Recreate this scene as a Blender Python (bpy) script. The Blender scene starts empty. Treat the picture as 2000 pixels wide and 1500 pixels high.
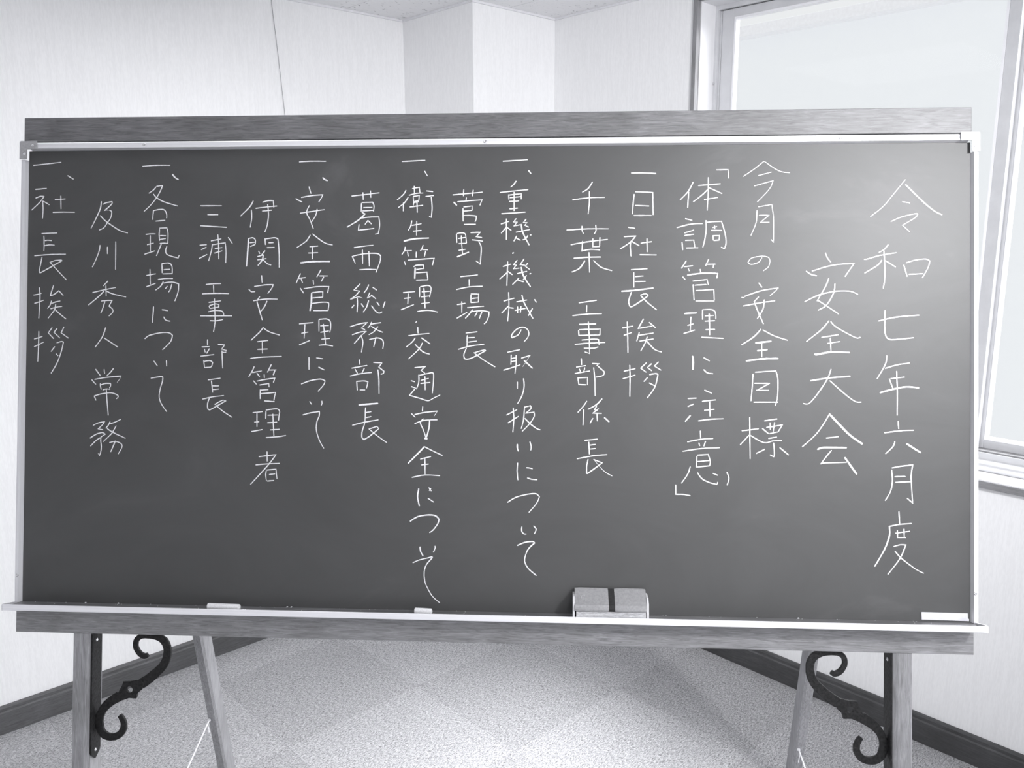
import bpy, bmesh, math, random
from mathutils import Vector, Matrix
random.seed(7)
S = bpy.context.scene
COL = S.collection

# ---------------------------------------------------------------- camera
cam_d = bpy.data.cameras.new('camera')
cam_d.sensor_fit = 'HORIZONTAL'
cam_d.sensor_width = 36.0
cam_d.lens = 36.0 * 1626.0 / 2000.0
cam_d.clip_start = 0.02
cam = bpy.data.objects.new('camera', cam_d)
COL.objects.link(cam)
CR = Vector((0.72908, -0.684417, -0.004052))
CU = Vector((0.134779, 0.137765, 0.981252))
CF = Vector((0.671027, 0.715957, -0.192686))
cm = Matrix.Identity(4)
for i in range(3):
    cm[i][0] = CR[i]; cm[i][1] = CU[i]; cm[i][2] = -CF[i]
cm.translation = (0, 0, 1.5)
cam.matrix_world = cm
S.camera = cam

# ---------------------------------------------------------------- world, sun, lamps, exposure
W = bpy.data.worlds.new('overcast_sky'); S.world = W; W.use_nodes = True
bg = W.node_tree.nodes['Background']
bg.inputs[0].default_value = (0.965, 0.985, 1.0, 1)
bg.inputs[1].default_value = 0.92
def light(name, kind, energy, color=(1, 1, 1)):
    d = bpy.data.lights.new(name, kind); d.energy = energy; d.color = color
    o = bpy.data.objects.new(name, d); COL.objects.link(o)
    return o
sun = light('sun', 'SUN', 6.0, (0.97, 0.98, 1.0))
sun.data.angle = math.radians(26)
SUN_AZ, SUN_EL = math.radians(-14), math.radians(52)
sun.rotation_euler = Vector((math.cos(SUN_AZ) * math.cos(SUN_EL), math.sin(SUN_AZ) * math.cos(SUN_EL), math.sin(SUN_EL))).to_track_quat('Z', 'Y').to_euler()
# second sun lamp, added for the low sky's broad light through the window
low_sky = light('low_sky_lamp', 'SUN', 12.0, (0.97, 0.98, 1.0))
low_sky.data.angle = math.radians(65)
low_sky.rotation_euler = Vector((math.cos(math.radians(-36)) * math.cos(math.radians(31)), math.sin(math.radians(-36)) * math.cos(math.radians(31)), math.sin(math.radians(31)))).to_track_quat('Z', 'Y').to_euler()
def fill_lamp(x, y, e, sx=1.25, sy=0.32, rot=0.0):
    o = light('fill_lamp', 'AREA', e, (0.985, 0.985, 1.0))
    o.data.shape = 'RECTANGLE'; o.data.size = sx; o.data.size_y = sy
    o.location = (x, y, 2.20); o.rotation_euler = (0, 0, rot)
    return o
# unseen area lamps added as fill: one over the easel, one behind the camera
LAMPS = [(0.80, 1.75, 7.0, 0.8, 0.8), (-0.3, -1.7, 80.0, 3.2, 3.0)]
for lp in LAMPS:
    fill_lamp(*lp)
# added spot: its sheen on the board's upper right stands in for lens glare
spot = light('glare_spot', 'SPOT', 300.0, (0.985, 0.985, 1.0))
spot.location = (0.92, -0.86, 2.19)
spot.data.spot_size = math.radians(66); spot.data.spot_blend = 1.0; spot.data.shadow_soft_size = 0.12
spot.rotation_euler = (Vector((1.62, 0.70, 1.60)) - Vector(spot.location)).to_track_quat('-Z', 'Y').to_euler()
S.view_settings.view_transform = 'Standard'
S.view_settings.look = 'None'
S.view_settings.gamma = 1.0
S.view_settings.use_curve_mapping = False
S.view_settings.exposure = 0.0
S.cycles.max_bounces = 10
S.cycles.diffuse_bounces = 6
S.cycles.transparent_max_bounces = 16
S.cycles.caustics_reflective = False
S.cycles.caustics_refractive = False
S.cycles.sample_clamp_indirect = 6.0

# ---------------------------------------------------------------- materials
def new_mat(name):
    m = bpy.data.materials.new(name); m.use_nodes = True
    nt = m.node_tree; b = nt.nodes['Principled BSDF']
    return m, nt, b
def N(nt, t, **kw):
    n = nt.nodes.new(t)
    for k, v in kw.items():
        if k[0] == '_': n.inputs[k[1:].replace('_', ' ')].default_value = v
        else: setattr(n, k, v)
    return n
def ramp(nt, stops):
    r = nt.nodes.new('ShaderNodeValToRGB')
    e = r.color_ramp.elements
    while len(e) < len(stops): e.new(0.5)
    for el, (p, c) in zip(e, stops):
        el.position = p; el.color = (c[0], c[1], c[2], 1) if isinstance(c, tuple) else (c * 0.995, c * 0.995, c * 1.025, 1)
    return r
def noise_mat(name, stops, scale=(1, 1, 1), nscale=5.0, detail=6.0, rough=0.5, bump=0.0, bdist=0.001, metallic=0.0, spec=0.5, coords='Object', distortion=0.0, rot=(0, 0, 0), nrough=0.6):
    m, nt, b = new_mat(name)
    tc = N(nt, 'ShaderNodeTexCoord'); mp = N(nt, 'ShaderNodeMapping')
    mp.inputs['Scale'].default_value = scale; mp.inputs['Rotation'].default_value = rot
    no = N(nt, 'ShaderNodeTexNoise', _Scale=nscale, _Detail=detail, _Roughness=nrough, _Distortion=distortion)
    r = ramp(nt, stops)
    L = nt.links.new
    L(tc.outputs[coords], mp.inputs[0]); L(mp.outputs[0], no.inputs['Vector']); L(no.outputs['Fac'], r.inputs[0])
    L(r.outputs[0], b.inputs['Base Color'])
    b.inputs['Roughness'].default_value = rough; b.inputs['Metallic'].default_value = metallic
    b.inputs['Specular IOR Level'].default_value = spec
    if bump:
        bp = N(nt, 'ShaderNodeBump', _Strength=bump, _Distance=bdist)
        L(no.outputs['Fac'], bp.inputs['Height']); L(bp.outputs[0], b.inputs['Normal'])
    return m, nt, b, no, r, mp
M = {}
# wallpaper: pale woven paper with fine vertical threads
def wall_mat():
    m, nt, b = new_mat('woven_wallpaper'); L = nt.links.new
    tc = N(nt, 'ShaderNodeTexCoord'); mp = N(nt, 'ShaderNodeMapping'); mp.inputs['Scale'].default_value = (170, 170, 9)
    n1 = N(nt, 'ShaderNodeTexNoise', _Scale=1.0, _Detail=4.0, _Roughness=0.65)
    mp2 = N(nt, 'ShaderNodeMapping'); mp2.inputs['Scale'].default_value = (420, 420, 60)
    n2 = N(nt, 'ShaderNodeTexNoise', _Scale=1.0, _Detail=3.0)
    mix = N(nt, 'ShaderNodeMath', operation='ADD')
    r = ramp(nt, [(0.60, (0.88, 0.882, 0.89)), (0.80, (0.925, 0.927, 0.935))])
    L(tc.outputs['Object'], mp.inputs[0]); L(mp.outputs[0], n1.inputs['Vector'])
    L(tc.outputs['Object'], mp2.inputs[0]); L(mp2.outputs[0], n2.inputs['Vector'])
    L(n1.outputs['Fac'], mix.inputs[0]); L(n2.outputs['Fac'], mix.inputs[1])
    half = N(nt, 'ShaderNodeMath', operation='MULTIPLY'); half.inputs[1].default_value = 0.7
    L(mix.outputs[0], half.inputs[0]); L(half.outputs[0], r.inputs[0]); L(r.outputs[0], b.inputs['Base Color'])
    bp = N(nt, 'ShaderNodeBump', _Strength=0.35, _Distance=0.0006)
    L(mix.outputs[0], bp.inputs['Height']); L(bp.outputs[0], b.inputs['Normal'])
    b.inputs['Roughness'].default_value = 0.85; b.inputs['Specular IOR Level'].default_value = 0.2
    return m
M['wall'] = wall_mat()
# rock-wool ceiling board: white with short dark fissures
def ceil_mat():
    m, nt, b = new_mat('fissured_ceiling_board'); L = nt.links.new
    tc = N(nt, 'ShaderNodeTexCoord'); mp = N(nt, 'ShaderNodeMapping'); mp.inputs['Scale'].default_value = (42, 95, 1)
    v = N(nt, 'ShaderNodeTexNoise', _Scale=1.0, _Detail=3.0, _Roughness=0.55, _Distortion=1.2)
    r = ramp(nt, [(0.30, (0.20, 0.20, 0.21)), (0.345, (0.84, 0.84, 0.855)), (0.8, (0.88, 0.88, 0.895))])
    L(tc.outputs['Object'], mp.inputs[0]); L(mp.outputs[0], v.inputs['Vector']); L(v.outputs['Fac'], r.inputs[0]); L(r.outputs[0], b.inputs['Base Color'])
    bp = N(nt, 'ShaderNodeBump', _Strength=0.6, _Distance=0.001); L(r.outputs[0], bp.inputs['Height']); L(bp.outputs[0], b.inputs['Normal'])
    b.inputs['Roughness'].default_value = 0.9
    return m
M['ceil'] = ceil_mat()
# cut-pile carpet
def carpet_mat(name, lo, hi, rz):
    m, nt, b = new_mat(name); L = nt.links.new
    tc = N(nt, 'ShaderNodeTexCoord'); mp = N(nt, 'ShaderNodeMapping'); mp.inputs['Scale'].default_value = (110, 300, 110); mp.inputs['Rotation'].default_value = (0, 0, rz)
    n1 = N(nt, 'ShaderNodeTexNoise', _Scale=1.0, _Detail=3.0, _Roughness=0.6, _Distortion=0.6)
    n2 = N(nt, 'ShaderNodeTexNoise', _Scale=260.0, _Detail=2.0)
    ad = N(nt, 'ShaderNodeMix', data_type='FLOAT'); ad.inputs[0].default_value = 0.4
    r = ramp(nt, [(0.36, (lo, lo, lo * 1.03)), (0.5, ((lo + hi) / 2, (lo + hi) / 2, (lo + hi) / 2 * 1.03)), (0.64, (hi, hi, hi * 1.03))])
    L(tc.outputs['Object'], mp.inputs[0]); L(mp.outputs[0], n1.inputs['Vector']); L(tc.outputs['Object'], n2.inputs['Vector'])
    L(n1.outputs['Fac'], ad.inputs[2]); L(n2.outputs['Fac'], ad.inputs[3]); L(ad.outputs[0], r.inputs[0]); L(r.outputs[0], b.inputs['Base Color'])
    bp = N(nt, 'ShaderNodeBump', _Strength=0.8, _Distance=0.002); L(ad.outputs[0], bp.inputs['Height']); L(bp.outputs[0], b.inputs['Normal'])
    b.inputs['Roughness'].default_value = 1.0; b.inputs['Specular IOR Level'].default_value = 0.1
    b.inputs['Sheen Weight'].default_value = 0.15
    return m
M['carpet_a'] = carpet_mat('carpet_pile_one_way', 0.15, 0.61, 0.0)
M['carpet_b'] = carpet_mat('carpet_pile_other_way', 0.135, 0.55, math.pi / 2)
def wood_mat(name, lo, hi, axis, rough=0.45, spec=0.5):
    sc = [260, 260, 260]; sc[axis] = 22
    m, nt, b, no, r, mp = noise_mat(name, [(0.32, lo), (0.68, hi)], scale=tuple(sc), nscale=1.0, detail=6, rough=rough, bump=0.3, bdist=0.0004, spec=spec, distortion=0.8, nrough=0.7)
    L = nt.links.new
    big = N(nt, 'ShaderNodeTexNoise', _Scale=9.0, _Detail=4.0)
    rb = ramp(nt, [(0.3, (0.80, 0.80, 0.80)), (0.7, (1.12, 1.12, 1.14))])
    mx = N(nt, 'ShaderNodeMix', data_type='RGBA', blend_type='MULTIPLY'); mx.inputs[0].default_value = 1.0
    tc = [n for n in nt.nodes if n.type == 'TEX_COORD'][0]
    L(tc.outputs['Object'], big.inputs['Vector']); L(big.outputs['Fac'], rb.inputs[0])
    L(r.outputs[0], mx.inputs[6]); L(rb.outputs[0], mx.inputs[7]); L(mx.outputs[2], b.inputs['Base Color'])
    return m
# axes are those of the object: the easel's own frame has x along the rails, z up
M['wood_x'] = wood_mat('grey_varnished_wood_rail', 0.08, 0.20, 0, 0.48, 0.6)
M['wood_x_lit'] = wood_mat('brighter_lit_wood_rail', 0.15, 0.34, 0, 0.45, 0.55)  # copy of the rail wood, the bottom rail's brighter light put into its colour
M['wood_z'] = wood_mat('grey_varnished_wood_post', 0.19, 0.38, 2, 0.42)
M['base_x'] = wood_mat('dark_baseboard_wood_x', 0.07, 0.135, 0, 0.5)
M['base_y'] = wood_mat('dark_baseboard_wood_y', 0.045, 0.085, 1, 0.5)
M['trim_y'] = wood_mat('window_trim_wood_y', 0.22, 0.33, 1, 0.5)
M['trim_z'] = wood_mat('window_trim_wood_z', 0.22, 0.33, 2, 0.5)
def slate_mat():
    m, nt, b = new_mat('dark_writing_slate'); L = nt.links.new
    tc = N(nt, 'ShaderNodeTexCoord'); mp = N(nt, 'ShaderNodeMapping'); mp.inputs['Scale'].default_value = (1.6, 2.6, 1)
    n1 = N(nt, 'ShaderNodeTexNoise', _Scale=1.5, _Detail=5.0, _Roughness=0.6, _Distortion=1.5)
    r = ramp(nt, [(0.30, (0.060, 0.0603, 0.061)), (0.62, (0.072, 0.0723, 0.0735)), (0.78, (0.098, 0.098, 0.101))])
    n2 = N(nt, 'ShaderNodeTexNoise', _Scale=900.0, _Detail=2.0)
    bp = N(nt, 'ShaderNodeBump', _Strength=0.15, _Distance=0.0003)
    L(tc.outputs['Object'], mp.inputs[0]); L(mp.outputs[0], n1.inputs['Vector']); L(n1.outputs['Fac'], r.inputs[0]); L(r.outputs[0], b.inputs['Base Color'])
    L(tc.outputs['Object'], n2.inputs['Vector']); L(n2.outputs['Fac'], bp.inputs['Height']); L(bp.outputs[0], b.inputs['Normal'])
    b.inputs['Roughness'].default_value = 0.5; b.inputs['Specular IOR Level'].default_value = 0.54
    return m
M['slate'] = slate_mat()
M['chalk'] = noise_mat('white_chalk', [(0.3, (0.74, 0.74, 0.76)), (0.6, (0.92, 0.92, 0.94))], nscale=700, detail=2, rough=0.95, spec=0.1)[0]
M['alu'] = noise_mat('brushed_aluminium', [(0.35, (0.74, 0.74, 0.77)), (0.65, (0.83, 0.83, 0.86))], scale=(4, 300, 300), nscale=1.0, rough=0.42, metallic=0.25, bump=0.05, bdist=0.0002)[0]
M['alu_v'] = noise_mat('brushed_aluminium_upright', [(0.35, (0.74, 0.74, 0.77)), (0.65, (0.83, 0.83, 0.86))], scale=(300, 4, 300), nscale=1.0, rough=0.42, metallic=0.25, bump=0.05, bdist=0.0002)[0]
M['alu_lip'] = noise_mat('satin_aluminium_tray', [(0.35, (0.84, 0.84, 0.88)), (0.65, (0.92, 0.92, 0.95))], scale=(4, 300, 300), nscale=1.0, rough=0.45, metallic=0.25)[0]
M['tray_floor'] = noise_mat('dusty_tray_floor_dark_reflection', [(0.3, 0.16), (0.6, 0.26), (0.75, 0.5)], scale=(8, 60, 60), nscale=1.0, detail=5, rough=0.4, metallic=0.3)[0]  # the board's dark reflection is put into this colour, with pale dust
M['bracket'] = noise_mat('grey_cast_corner', [(0.3, 0.38), (0.7, 0.50)], nscale=260, rough=0.5, metallic=0.3)[0]
M['steel'] = noise_mat('bright_steel_screw', [(0.3, 0.65), (0.7, 0.8)], nscale=50, rough=0.25, metallic=0.9)[0]
M['dark'] = noise_mat('dark_recess', [(0.3, 0.010), (0.7, 0.02)], nscale=50, rough=0.6)[0]
M['panel'] = noise_mat('dark_back_panel', [(0.3, 0.03), (0.7, 0.05)], nscale=30, rough=0.7)[0]
M['iron'] = noise_mat('hammered_black_iron', [(0.3, 0.006), (0.7, 0.028)], nscale=190, detail=3, rough=0.5, spec=0.3, bump=0.9, bdist=0.0012, metallic=0.2)[0]
M['sash'] = noise_mat('pale_anodised_window_frame', [(0.3, (0.62, 0.625, 0.645)), (0.7, (0.69, 0.695, 0.715))], nscale=20, rough=0.4, metallic=0.2)[0]
M['jamb'] = noise_mat('white_painted_jamb', [(0.3, (0.76, 0.76, 0.78)), (0.7, (0.81, 0.81, 0.83))], nscale=8, rough=0.5)[0]
M['bead'] = noise_mat('white_glazing_bead', [(0.3, 0.86), (0.7, 0.9)], nscale=30, rough=0.5)[0]
M['track'] = noise_mat('dark_gasket', [(0.3, 0.25), (0.7, 0.32)], nscale=30, rough=0.6)[0]
M['crown'] = noise_mat('white_crown_trim', [(0.3, 0.78), (0.7, 0.86)], nscale=30, rough=0.6)[0]
M['plush'] = noise_mat('grey_eraser_cover', [(0.3, 0.27), (0.7, 0.35)], nscale=240, detail=3, rough=0.55, bump=0.3, bdist=0.0004)[0]
M['mark'] = noise_mat('moulded_grey_mark', [(0.3, 0.42), (0.7, 0.5)], nscale=90, rough=0.5)[0]
M['endcap'] = noise_mat('pale_eraser_end_cap', [(0.3, 0.62), (0.7, 0.72)], nscale=90, rough=0.5)[0]
M['felt'] = noise_mat('dusty_ribbed_felt', [(0.3, 0.42), (0.7, 0.85)], scale=(1, 6, 6), nscale=120, detail=3, rough=1.0, bump=0.5, bdist=0.0006)[0]
M['strap'] = noise_mat('dark_elastic_strap', [(0.3, 0.012), (0.7, 0.03)], nscale=200, rough=0.8, bump=0.3, bdist=0.0004)[0]
M['label'] = noise_mat('worn_white_label', [(0.3, (0.66, 0.66, 0.71)), (0.6, (0.78, 0.78, 0.82))], nscale=60, rough=0.5)[0]
M['rope'] = noise_mat('white_twisted_cord', [(0.3, 0.72), (0.7, 0.9)], nscale=300, rough=0.9)[0]
M['cord'] = noise_mat('thin_grey_cord', [(0.3, 0.36), (0.7, 0.5)], nscale=80, rough=0.7)[0]
M['facade'] = noise_mat('white_outdoor_render', [(0.3, (0.955, 0.97, 0.985)), (0.7, (0.965, 0.98, 0.99))], nscale=3, rough=0.9, spec=0.0)[0]
M['fascia'] = noise_mat('speckled_pale_fascia', [(0.35, (0.90, 0.895, 0.915)), (0.65, (0.95, 0.95, 0.97))], nscale=18, detail=4, rough=0.9, spec=0.0)[0]
def glass_mat():
    m, nt, b = new_mat('clear_window_glass'); nt.nodes.remove(b); L = nt.links.new
    tr = N(nt, 'ShaderNodeBsdfTransparent'); gl = N(nt, 'ShaderNodeBsdfGlossy', _Roughness=0.02, _Color=(0.25, 0.25, 0.25, 1)); fr = N(nt, 'ShaderNodeFresnel', _IOR=1.3)
    tr.inputs[0].default_value = (0.975, 0.975, 0.975, 1)
    # reflect on the outer side of each face only, so that oblique light is not trapped in the pane
    ge = N(nt, 'ShaderNodeNewGeometry'); fb = N(nt, 'ShaderNodeMath', operation='SUBTRACT'); fb.inputs[0].default_value = 1.0; ml = N(nt, 'ShaderNodeMath', operation='MULTIPLY')
    L(ge.outputs['Backfacing'], fb.inputs[1]); L(fr.outputs[0], ml.inputs[0]); L(fb.outputs[0], ml.inputs[1])
    mx = N(nt, 'ShaderNodeMixShader'); L(ml.outputs[0], mx.inputs[0]); L(tr.outputs[0], mx.inputs[1]); L(gl.outputs[0], mx.inputs[2])
    L(mx.outputs[0], nt.nodes['Material Output'].inputs[0])
    return m
M['glass'] = glass_mat()

# ---------------------------------------------------------------- mesh helpers (shapes are given in world space or through a frame)
def inv(parent):
    return parent.matrix_world.inverted() if parent else Matrix.Identity(4)
def link(name, bm, mat, parent=None, smooth=False, label=None, kind=None):
    """one bmesh in world space becomes ONE mesh object under its parent"""
    if parent: bm.transform(inv(parent))
    bmesh.ops.recalc_face_normals(bm, faces=bm.faces)
    me = bpy.data.meshes.new(name); bm.to_mesh(me); bm.free()
    if smooth:
        for p in me.polygons: p.use_smooth = True
    for mm in (mat if isinstance(mat, list) else [mat]): me.materials.append(mm)
    o = bpy.data.objects.new(name, me); COL.objects.link(o)
    if parent:
        o.parent = parent
        root = parent
        # children keep an identity local matrix: their mesh is written in the parent's space
        o.matrix_world = parent.matrix_world.copy()
    if label: o['label'] = label
    if kind: o['kind'] = kind
    return o
def thing(name, label, cat, mw=None, group=None, kind=None, parent=None):
    o = bpy.data.objects.new(name, None); COL.objects.link(o)
    o.empty_display_size = 0.05
    if parent:
        o.parent = parent
    if mw is not None: o.matrix_world = mw
    if label: o['label'] = label
    if cat: o['category'] = cat
    if group: o['group'] = group
    if kind: o['kind'] = kind
    return o
def quad_box(bm, pts):
    vs = [bm.verts.new(p) for p in pts]
    for f in ((0, 3, 2, 1), (4, 5, 6, 7), (0, 1, 5, 4), (1, 2, 6, 5), (2, 3, 7, 6), (3, 0, 4, 7)):
        bm.faces.new([vs[i] for i in f])
    return vs
def box(bm, lo, hi, T=None, bev=0.0):
    x0, y0, z0 = lo; x1, y1, z1 = hi
    pts = [(x0, y0, z0), (x1, y0, z0), (x1, y1, z0), (x0, y1, z0), (x0, y0, z1), (x1, y0, z1), (x1, y1, z1), (x0, y1, z1)]
    t = bmesh.new(); quad_box(t, pts)
    if bev: bmesh.ops.bevel(t, geom=list(t.edges), offset=bev, segments=2, affect='EDGES', profile=0.6)
    if T is not None: t.transform(T)
    me = bpy.data.meshes.new('tmp'); t.to_mesh(me); t.free(); bm.from_mesh(me); bpy.data.meshes.remove(me)
def B(lo, hi, T=None, bev=0.0):
    bm = bmesh.new(); box(bm, lo, hi, T, bev); return bm
def prism(bm, prof, axis_pts, T=None):
    """prof: closed list of 2-D points (a, b); axis_pts: (t0, t1) along the third axis -> order (t, a, b)"""
    t = bmesh.new()
    A = [t.verts.new((axis_pts[0], a, b)) for a, b in prof]; Bv = [t.verts.new((axis_pts[1], a, b)) for a, b in prof]
    n = len(prof)
    t.faces.new(A[::-1]); t.faces.new(Bv)
    for i in range(n): t.faces.new((A[i], A[(i + 1) % n], Bv[(i + 1) % n], Bv[i]))
    if T is not None: t.transform(T)
    me = bpy.data.meshes.new('tmp'); t.to_mesh(me); t.free(); bm.from_mesh(me); bpy.data.meshes.remove(me)
def tube(bm, pts, r, seg=8, T=None, cap=True):
    pts = [Vector(p) for p in pts]
    if T is not None: pts = [T @ p for p in pts]
    rings = []; up = None
    for i, p in enumerate(pts):
        d = (pts[min(i + 1, len(pts) - 1)] - pts[max(i - 1, 0)]).normalized()
        if up is None: up = d.orthogonal().normalized()
        up = (up - d * up.dot(d)).normalized(); s = d.cross(up)
        rr = r[i] if isinstance(r, list) else r
        rings.append([bm.verts.new(p + (up * math.cos(2 * math.pi * k / seg) + s * math.sin(2 * math.pi * k / seg)) * rr) for k in range(seg)])
    for a, b2 in zip(rings, rings[1:]):
        for k in range(seg): bm.faces.new((a[k], a[(k + 1) % seg], b2[(k + 1) % seg], b2[k]))
    if cap: bm.faces.new(rings[0][::-1]); bm.faces.new(rings[-1])
def disc_screw(bm, c, n_axis, r, T):
    """low domed screw head with a cross recess rim; c in frame coordinates, facing +z of the frame"""
    prof = [(r, 0.0), (r, r * 0.18), (r * 0.78, r * 0.36), (r * 0.40, r * 0.42), (r * 0.28, r * 0.16), (0.0001, r * 0.14)]
    seg = 14; t = bmesh.new(); rings = []
    for rr, h in prof:
        rings.append([t.verts.new((rr * math.cos(2 * math.pi * k / seg), rr * math.sin(2 * math.pi * k / seg), h)) for k in range(seg)])
    for a, b2 in zip(rings, rings[1:]):
        for k in range(seg): t.faces.new((a[k], a[(k + 1) % seg], b2[(k + 1) % seg], b2[k]))
    t.transform(T @ Matrix.Translation(c) @ n_axis)
    me = bpy.data.meshes.new('tmp'); t.to_mesh(me); t.free(); bm.from_mesh(me); bpy.data.meshes.remove(me)

# ---------------------------------------------------------------- the room
WX, WY, H = 2.372, 2.690, 2.235        # right wall plane, left wall plane, ceiling height
X0, Y0 = -3.2, -3.4                    # the walls behind the photographer
CX, CY = 1.970, 2.290                  # boxed-in pillar in the far corner
T_ = 0.18
def struct(name, bm, mat, **kw): return link(name, bm, mat, kind='structure', **kw)
fl = struct('floor', B((X0 - T_, Y0 - T_, -0.12), (WX + T_, WY + T_, -0.008)), M['track'])
# carpet squares laid with the pile turned by a quarter from one to the next
ts = 0.4675; me_tiles = {}
def tile_mesh(key, mat, w, d):
    bm = B((0.0002, 0.0002, -0.008), (w - 0.0002, d - 0.0002, 0.0), bev=0.0004)
    me = bpy.data.meshes.new('carpet_tile'); bm.to_mesh(me); bm.free(); me.materials.append(mat); return me
nx0 = math.floor((X0 - 1.475) / ts); nx1 = math.ceil((WX - 1.475) / ts)
ny0 = math.floor((Y0 - 2.035) / ts); ny1 = math.ceil((WY - 2.035) / ts)
for i in range(nx0, nx1):
    for j in range(ny0, ny1):
        xa, xb = max(X0, 1.475 + i * ts), min(WX, 1.475 + (i + 1) * ts); ya, yb = max(Y0, 2.035 + j * ts), min(WY, 2.035 + (j + 1) * ts)
        if xb - xa < 0.01 or yb - ya < 0.01: continue
        kind = 'a' if (i + j) % 2 == 0 else 'b'
        key = (kind, round(xb - xa, 4), round(yb - ya, 4))
        if key not in me_tiles: me_tiles[key] = tile_mesh(key, M['carpet_' + kind], xb - xa, yb - ya)
        o = bpy.data.objects.new('carpet_tile', me_tiles[key]); COL.objects.link(o); o.parent = fl; o.location = (xa, ya, 0)
wl = struct('wall_left', B((X0 - T_, WY, -0.1), (WX + T_, WY + T_, H + 0.1)), M['wall'])
wb = struct('wall_back', B((X0 - T_, Y0 - T_, -0.1), (WX + T_, Y0, H + 0.1)), M['wall'])
wf = struct('wall_far_side', B((X0 - T_, Y0, -0.1), (X0, WY, H + 0.1)), M['wall'])
# window opening in the right wall
OY0, OY1, OZ0, OZ1 = -0.125, 1.656, 0.815, 2.185
P0, P1, PZ0, PZ1 = -2.6, -0.75, 0.815, 2.185      # unseen second window further along, added for its daylight
bm = bmesh.new()
for lo, hi in (((WX, OY1, -0.1), (WX + T_, WY, H + 0.1)), ((WX, OY0, -0.1), (WX + T_, OY1, OZ0)), ((WX, OY0, OZ1), (WX + T_, OY1, H + 0.1)),
               ((WX, P1, -0.1), (WX + T_, OY0, H + 0.1)), ((WX, P0, -0.1), (WX + T_, P1, PZ0)), ((WX, P0, PZ1), (WX + T_, P1, H + 0.1)), ((WX, Y0, -0.1), (WX + T_, P0, H + 0.1))):
    box(bm, lo, hi)
wr = struct('wall_right', bm, M['wall'])
pil = struct('wall_pillar', B((CX, CY, -0.05), (WX + 0.04, WY + 0.02, H + 0.02)), M['wall'])
# the pillar's second face stands a little back from the right wall's line in the photo: both are papered alike
ceil = struct('ceiling', B((X0 - T_, Y0 - T_, H + 0.004), (WX + T_, WY + T_, H + 0.14)), M['track'])
cw, cl = 0.420, 0.84; cm_ = {}
xs = [1.720 + k * cw for k in range(-14, 4)]; ys = [WY - k * cl for k in range(0, 9)]
for a in xs:
    for b2 in ys:
        xa, xb = max(X0, a - cw), min(WX, a); ya, yb = max(Y0, b2 - cl), min(WY, b2)
        if xb - xa < 0.01 or yb - ya < 0.01: continue
        key = (round(xb - xa, 4), round(yb - ya, 4))
        if key not in cm_:
            bm = B((0.0008, 0.0008, -0.004), (key[0] - 0.0008, key[1] - 0.0008, 0.004), bev=0.0012)
            me = bpy.data.meshes.new('ceiling_board'); bm.to_mesh(me); bm.free(); me.materials.append(M['ceil']); cm_[key] = me
        o = bpy.data.objects.new('ceiling_board', cm_[key]); COL.objects.link(o); o.parent = ceil; o.location = (xa, ya, H + 0.004)
# thin crown trims
def crown(name, lo, hi): return struct(name, B(lo, hi, bev=0.001), M['crown'])
crown('trim_1', (X0, WY - 0.006, H - 0.008), (CX, WY, H))
crown('trim_2', (CX - 0.006, CY, H - 0.008), (CX, WY - 0.006, H))
crown('trim_3', (CX - 0.006, CY - 0.006, H - 0.008), (WX, CY, H))
crown('trim_4', (WX - 0.006, -3.3, H - 0.008), (WX, CY - 0.006, H))
# baseboards: a tall skirting with a narrow stepped cap
def skirt(name, axis, t0, t1, face, mat):
    # profile (offset into the room, height)
    prof = [(0, 0), (0.016, 0), (0.016, 0.066), (0.012, 0.070), (0.012, 0.079), (0.009, 0.0845), (0, 0.0845)]
    bm = bmesh.new()
    if axis == 'x': prism(bm, [(face - a, b) for a, b in prof], (t0, t1))
    else:
        prism(bm, [(-(face - a), b) for a, b in prof], (t0, t1), Matrix.Rotation(math.pi / 2, 4, 'Z'))
    return struct(name, bm, mat)
skirt('baseboard_left', 'x', X0, CX, WY, M['base_x'])
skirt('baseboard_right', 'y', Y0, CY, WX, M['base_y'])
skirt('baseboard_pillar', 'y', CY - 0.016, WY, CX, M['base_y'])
skirt('baseboard_pillar_front', 'x', CX, WX - 0.016, CY, M['base_x'])

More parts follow.
